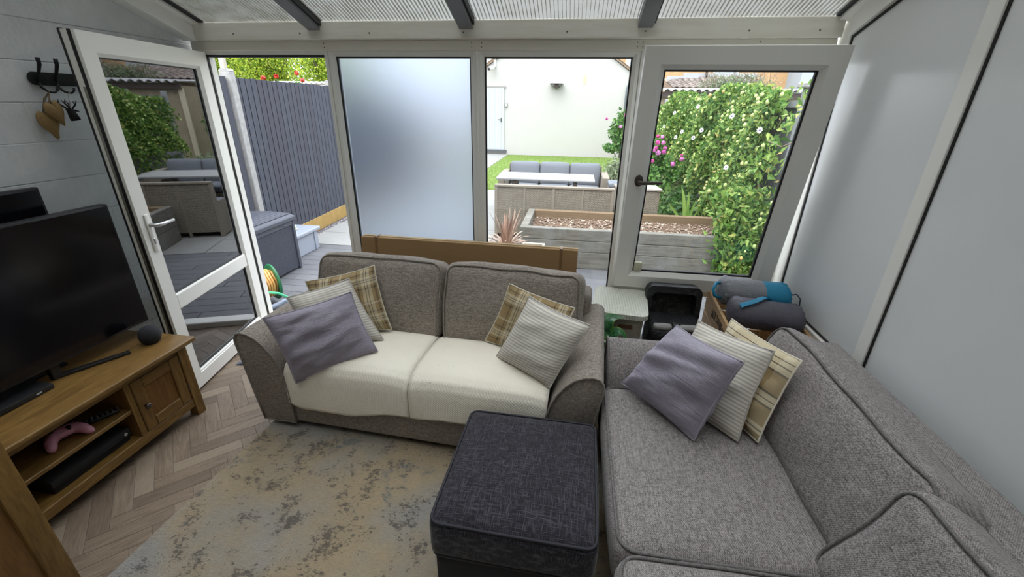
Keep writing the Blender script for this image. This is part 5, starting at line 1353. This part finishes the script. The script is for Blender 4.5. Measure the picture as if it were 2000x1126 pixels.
# ---- right fence, climbing plant, roses
rf_ = thing('side_fence', 'grey weathered panel fence behind the climbing plant', 'fence', (2.32, 8, G))
FGREY = plain('grey_fence_board', (.22, .225, .24), .85, var=.25, sc=14)
fb = None; y = 3.6
while y < 12.7:
    if fb is None: o = fb = build('board', MB().box(0, .02, 0, .145, 0, 1.78, .003), FGREY, rf_, world=False)
    else: o = copyobj(fb)
    o.matrix_basis = Matrix.Translation((2.30 - 2.32 + random.uniform(-.004, .004), y - 8, .02)); y += .15
for z in (.4, 1.72): build('rail', MB().box(2.24, 2.30, 3.6, 12.6, z, z + .07), FGREY, rf_)
for p in (3.6, 5.05, 7.4, 9.2, 11.0, 12.6): build('post', MB().box(2.21, 2.31, p - .05, p + .05, G - .03, 1.90, .008), plain('grey_post', (.27, .28, .30), .85, var=.25, sc=10), rf_)
build('post_cap', MB().box(2.17, 2.35, 4.95, 5.15, 1.90, 1.95, .01), CONC, rf_)
vine = thing('climbing_plant', 'dense passion flower vine covering the right fence', 'climbing plant', (2.0, 7, G))
VLEAF = leafmat('vine_leaf', [(0., (.04, .11, .022)), (.35, (.10, .22, .038)), (.65, (.18, .31, .06)), (.90, (.31, .42, .10)), (.97, (.44, .46, .13)), (1., (.50, .40, .15))], .35)
def vine_pts(n):
    out = []; 
    while len(out) < n:
        m = 4000
        s = rng.random(m); yy = 4.55 + 7.2 * s ** 1.5; tz = rng.random(m)
        top = 1.93 + .08 * np.sin(yy * 2.1) - .10 * np.clip((yy - 9.5) / 2, 0, 1) + .10 * np.exp(-((yy - 4.9) / .5) ** 2)
        zz = G + tz * (top - G)
        lump = .10 * np.sin(yy * 3.3 + zz * 2) * np.sin(zz * 4.2 + yy) + .07 * np.sin(yy * 7 + zz * 5)
        bul = .30 * np.sin(np.pi * np.clip(tz, 0, 1) ** .8) ** .6 + .10 + lump + .12 * np.clip((yy - 6) / 4, 0, 1)
        xx = 2.22 - bul * (.55 + .45 * rng.random(m)) 
        # near end: narrow hanging skirt; low part recedes behind the planter
        keep = np.ones(m, bool)
        keep &= ~((yy > 5.35) & (zz < .25 + .35 * np.clip((yy - 5.35) / 2, 0, 1)) & (rng.random(m) < .85))
        keep &= ~((yy < 5.30 - .25 * np.clip(1.2 - zz, 0, 1)) & (zz > .75) & (rng.random(m) < .96))
        out += list(np.c_[xx, yy, zz][keep])
    return np.array(out[:n])
vp = vine_pts(36000)
leaves('foliage', vp, .046, VLEAF, vine, out=np.tile((-1, -.45, .35), (len(vp), 1)), bias=.45, long=2.3)
vp2 = vine_pts(2500); vp2[:, 0] += .12
leaves('inner_foliage', vp2, .085, VLEAF, vine)
# near tail that spills over the planter end
tz_ = rng.random(4200); tp = np.c_[1.83 + rng.normal(0, .105, 4200) - .06 * tz_, 4.62 + rng.normal(0, .055, 4200) + .22 * tz_, G + .02 + .95 * tz_]
leaves('trailing_foliage', tp, .046, VLEAF, vine, out=np.tile((-.5, -1, .3), (4200, 1)), bias=.45, long=2.4)
build('stems', MB().tube([(2.15, 5.0, G), (2.1, 5.1, .6), (2.12, 5.6, 1.2), (2.1, 6.2, 1.7)], .02, 6).tube([(2.15, 7.0, G), (2.1, 7.2, .7), (2.1, 7.6, 1.6)], .02, 6).tube([(2.05, 4.6, 1.42), (2.0, 4.75, 1.36), (1.95, 5.0, 1.40)], .006, 5), plain('woody_stem', (.20, .15, .09), .9), vine, smooth=True)
fr_ = MB(); q = vine_pts(520)
for p in q: fr_.ico((p[0] - .05, p[1] - .02, p[2]), rng.uniform(.014, .026), 1, (1, 1, 1.25))
FRM_ = NM('passion_fruit', .5); FRM_.col(FRM_.ramp(FRM_.island(), [(0., (.30, .42, .12)), (.6, (.44, .54, .20)), (.94, (.56, .58, .24)), (1., (.62, .40, .12))]))
tag(build('fruits', fr_, FRM_.m, vine, smooth=True), kind='stuff')
PET = NM('white_petal', .6); PET.col((.74, .76, .72)); CEN = plain('violet_corona', (.16, .13, .26), .7)
def vflower(y, z, x=None, s=.038):
    x = x if x is not None else 1.78; s *= .8
    mb = MB(); nrm = Vector((-.75, -.62, .25)).normalized(); t = nrm.orthogonal().normalized(); b = nrm.cross(t); c = Vector((x, y, z))
    for k in range(10):
        a = 2 * math.pi * k / 10; d = t * math.cos(a) + b * math.sin(a); e = nrm.cross(d)
        mb.faces([c, c + d * s * .55 + e * s * .22, c + d * s + nrm * .006, c + d * s * .55 - e * s * .22], [(0, 1, 2, 3)])
    o = build('flower', mb, PET.m, vine)
    build('corona', MB().lathe([(s * .30, 0), (s * .28, .005), (0, .010)], 14, M=Matrix.Translation(c) @ nrm.to_track_quat('Z', 'Y').to_matrix().to_4x4()), CEN, o)
for (y, z, x) in ((7.1, 1.72, 1.72), (8.4, 1.62, 1.66), (5.7, 1.62, 1.78), (6.6, 1.42, 1.70), (6.9, 1.30, 1.68), (7.6, 1.35, 1.66), (5.25, .72, 1.80), (9.2, 1.36, 1.66), (8.0, 1.24, 1.66), (5.6, 1.05, 1.80), (5.0, 1.5, 1.86)): vflower(y, z, x, .046)
# rose bushes
RLEAF = leafmat('rose_leaf', [(0., (.04, .125, .03)), (.6, (.10, .235, .045)), (1., (.20, .34, .085))], .3)
MAG = NM('magenta_petal', .6); MAG.col(MAG.ramp(MAG.rnd(), [(0., (.60, .06, .20)), (.4, (.62, .10, .42)), (1., (.68, .30, .58))]))
def rose(parent, c, s):
    mb = MB(); c = Vector(c)
    for k in range(16):
        d = Vector(rng.normal(size=3)).normalized(); 
        if d.y > .5: d.y = -d.y
        t = d.orthogonal().normalized(); b = d.cross(t); p = c + d * s * .45
        mb.faces([p - t * s * .45, p + b * s * .45 + d * s * .1, p + t * s * .45, p - b * s * .45 + d * s * .1], [(0, 1, 2, 3)])
    mb.ico(c, s * .55, 1)
    build('bloom', mb, MAG.m, parent)
rb = thing('rose_bush', 'rose bush with magenta blooms beside the climbing plant', 'rose bush', (1.45, 7.9, G))
p, d = blob(2600, (1.52, 7.95, .42), (.40, .55, .50)); leaves('foliage', p, .075, RLEAF, rb, out=d, bias=.35, long=1.4)
p, d = blob(700, (1.36, 7.85, .98), (.13, .2, .26)); leaves('upper_foliage', p, .06, RLEAF, rb, out=d, bias=.3, long=1.4)
build('stems', MB().tube([(1.45, 7.95, G), (1.42, 7.9, .5), (1.36, 7.82, 1.25)], .012, 6).tube([(1.5, 7.95, G), (1.62, 7.9, .6), (1.68, 7.8, .92)], .012, 6), plain('rose_stem', (.10, .13, .05), .8), rb)
for (x, z, s) in ((1.30, 1.27, .045), (1.37, 1.26, .05), (1.31, 1.17, .06), (1.40, 1.17, .055), (1.30, 1.09, .05), (1.34, 1.01, .065), (1.43, 1.03, .06), (1.44, 1.09, .05), (1.27, 1.05, .05), (1.26, .88, .055), (1.18, .78, .05), (1.60, .84, .065), (1.735, .925, .06), (1.72, .985, .035)): rose(rb, (x, 7.62, z), s)
rb2 = thing('rose_bush', 'loose rose bush in front of the garage downpipe', 'rose bush', (1.25, 13.2, G))
p, d = blob(1700, (1.30, 13.2, 1.02), (.42, .4, .62), .25); leaves('foliage', p, .10, RLEAF, rb2, out=d, bias=.3, long=1.5)
p, d = blob(500, (.98, 13.1, .62), (.24, .3, .12), .2); leaves('low_foliage', p, .10, RLEAF, rb2, out=d, bias=.3, long=1.5)
build('stems', MB().tube([(1.3, 13.2, G), (1.25, 13.2, .6), (1.2, 13.2, 1.3)], .02, 6).tube([(1.3, 13.2, G), (1.1, 13.15, .45), (.9, 13.1, .62)], .015, 6), plain('rose_stem_brown', (.17, .13, .08), .8), rb2)
for (x, z, s) in ((1.27, 1.50, .10), (1.15, 1.20, .07), (.76, 1.40, .06), (1.34, 1.36, .06)): rose(rb2, (x, 12.75, z), s)
lv = thing('grassy_shrub', 'soft grey green shrub at the lawn edge', 'shrub', (1.15, 11.0, G))
p, d = blob(1500, (1.02, 11.0, .15), (.32, .35, .42), .2); leaves('foliage', p, .05, leafmat('sage_leaf', [(0., (.16, .21, .12)), (1., (.36, .40, .27))], .3), lv, out=d, bias=.2, long=4)
build('stems', MB().tube([(1.02, 11, G), (1.03, 11, .3)], .02, 6), plain('shrub_stem', (.16, .13, .09), .9), lv)
un = thing('ground_foliage', 'low dark leafy plants behind the raised bed', 'plants', (1.6, 6.8, G), kind='stuff')
p, d = blob(2600, (1.66, 7.0, .12), (.38, .8, .42), .2); leaves('foliage', p, .07, leafmat('dark_leaf', [(0., (.03, .085, .025)), (.8, (.075, .17, .045)), (1., (.22, .28, .08))], .3), un, out=d, bias=.3)
ir = thing('iris_clump', 'upright sword leaved iris behind the raised bed', 'iris', (1.585, 6.1, G))
IRM = NM('iris_leaf', .5); IRM.col(IRM.ramp(IRM.rnd(), [(0., (.14, .30, .05)), (1., (.28, .42, .10))]))
for (a, h, w) in ((-.16, .74, .022), (-.30, .52, .02), (-.05, .66, .022), (.06, .55, .02), (.12, .42, .018), (-.02, .5, .02)):
    build('leaf', blade((1.585 + a * .1, 6.1, G), (1.585 + a * .25, 6.08, h * .7), (1.585 + a, 6.05, h * (.93 if abs(a) > .2 else 1)), w, up=(0, -1, 0), n=8, m=2, cup=.2), IRM.m, ir, smooth=True)
bd_ = thing('buddleia', 'wispy buddleia growing over the outbuilding roof', 'shrub', (4.6, 15.8, G))
p, d = blob(4500, (4.9, 16.0, 2.35), (1.2, .5, .38), .2); leaves('foliage', p, .042, leafmat('buddleia_leaf', [(0., (.13, .19, .09)), (.6, (.23, .29, .16)), (1., (.33, .27, .30))], .3), bd_, out=d, bias=.1, long=3)
sm_b = MB()
for k in range(40):
    x = rng.uniform(3.9, 6.1); sm_b.tube([(x, 16, 2.2), (x + rng.normal(0, .1), 15.9, 2.6), (x + rng.normal(0, .25), 15.8, 2.75 + rng.random() * .25)], [.012, .009, .004], 5)
build('stems', sm_b, plain('buddleia_stem', (.26, .20, .14), .9), bd_)
build('trunk', MB().tube([(4.7, 16, G), (4.8, 16, 2.3)], .06, 8), plain('buddleia_trunk', (.2, .15, .1), .9), bd_)

# ---- beyond the left fence
TREE = leafmat('tree_leaf', [(0., (.07, .16, .02)), (.4, (.22, .34, .03)), (.75, (.42, .52, .05)), (1., (.58, .64, .12))], .45)
BARK = plain('bark', (.14, .105, .08), .95, var=.3, sc=12)
def tree(label, c, r, n, trunk):
    t = thing('leafy_tree', label, 'tree', (trunk[0], trunk[1], G), 0, 'trees beyond the left fence')
    p, d = blob(n, c, r, .35); leaves('crown', p, .062, TREE, t, out=d, bias=.4, long=1.3)
    build('trunk', MB().tube([(trunk[0], trunk[1], G), (trunk[0] + .05, trunk[1], c[2] * .5), (c[0], c[1], c[2])], [.14, .11, .05], 8), BARK, t, smooth=True)
    br = MB()
    for k in range(7):
        a = k * .9; br.tube([(c[0], c[1], c[2] - .8), (c[0] + .5 * r[0] * math.cos(a), c[1] + .5 * r[1] * math.sin(a), c[2] - .2), (c[0] + .85 * r[0] * math.cos(a), c[1] + .85 * r[1] * math.sin(a), c[2] + .3)], [.05, .03, .012], 6)
    build('branches', br, BARK, t)
tree('leafy tree beyond the fence, behind the concrete pole', (-11.3, 13.6, 2.9), (1.15, 1.1, 1.5), 20000, (-11.3, 13.6))
tree('leafy tree beyond the fence, left of the sky gap', (-9.20, 12.9, 2.75), (.92, .95, 1.35), 18000, (-9.20, 12.9))
tree('leafy tree beyond the fence, right of the sky gap', (-6.85, 12.3, 2.8), (1.15, 1.1, 1.3), 20000, (-6.85, 12.3))
pole = thing('concrete_pole', 'pale concrete pole standing beyond the left fence', 'pole', (-9.4, 11.4, G))
build('shaft', MB().box(-9.46, -9.33, 11.34, 11.47, G, 4.4, .015), plain('pale_concrete', (.46, .42, .36), .9), pole)
build('cap', MB().box(-9.47, -9.32, 11.33, 11.48, 4.4, 4.44, .01), CONC, pole)
nr = thing('carport_roof', 'white flat carport roof beyond the fence', 'carport', (-6.2, 9.8, G))
build('roof_sheet', MB().grid(lambda u, v: (-7.1 + u * 2.4, 9.2 + v * 1.8, 2.085 + .016 * math.sin(u * 2.4 / .12 * 6.283)), 160, 2), plain('white_sheet', (.72, .73, .73), .6), nr, smooth=True).modifiers.new('t', 'SOLIDIFY').thickness = .02
build('fascia', MB().box(-7.1, -4.7, 9.18, 9.22, 1.90, 2.03), plain('white_fascia', (.6, .61, .62), .6), nr)
for x in (-7.0, -4.8): build('post', MB().box(x, x + .08, 9.3, 9.38, G, 2.05), plain('white_post', (.6, .6, .6), .6), nr)
RED = NM('red_petal', .6); RED.col((.62, .035, .02))
for k, (yy, zz) in enumerate(((5.76, 1.985), (6.04, 2.02), (6.53, 2.09), (6.65, 2.00))):
    gm = thing('red_geranium', ['red geranium head lowest along the fence top, leftmost', 'red geranium head second from the concrete fence post', 'red geranium head standing highest above the fence', 'red geranium head nearest the frosted window'][k], 'flower', (-4.2, yy, G - .03), 0, 'red geraniums peeping over the fence')
    mb = MB(); c = Vector((-4.2, yy, zz))
    for j in range(26):
        d = Vector(rng.normal(size=3)).normalized(); t = d.orthogonal().normalized(); b = d.cross(t); p_ = c + d * .028
        mb.faces([p_ - t * .018, p_ + b * .018, p_ + t * .018, p_ - b * .018], [(0, 1, 2, 3)])
    build('bloom', mb, RED.m, gm)
    build('stem', MB().tube([(-4.2, yy, G - .03), (-4.19, yy + .01, 1.2), (-4.2, yy, zz)], .005, 5), plain('geranium_stem', (.12, .22, .05), .7), gm)
    p, d = blob(40, (-4.2, yy, zz - .16), (.08, .12, .07), .2); leaves('leaves', p, .05, RLEAF, gm)
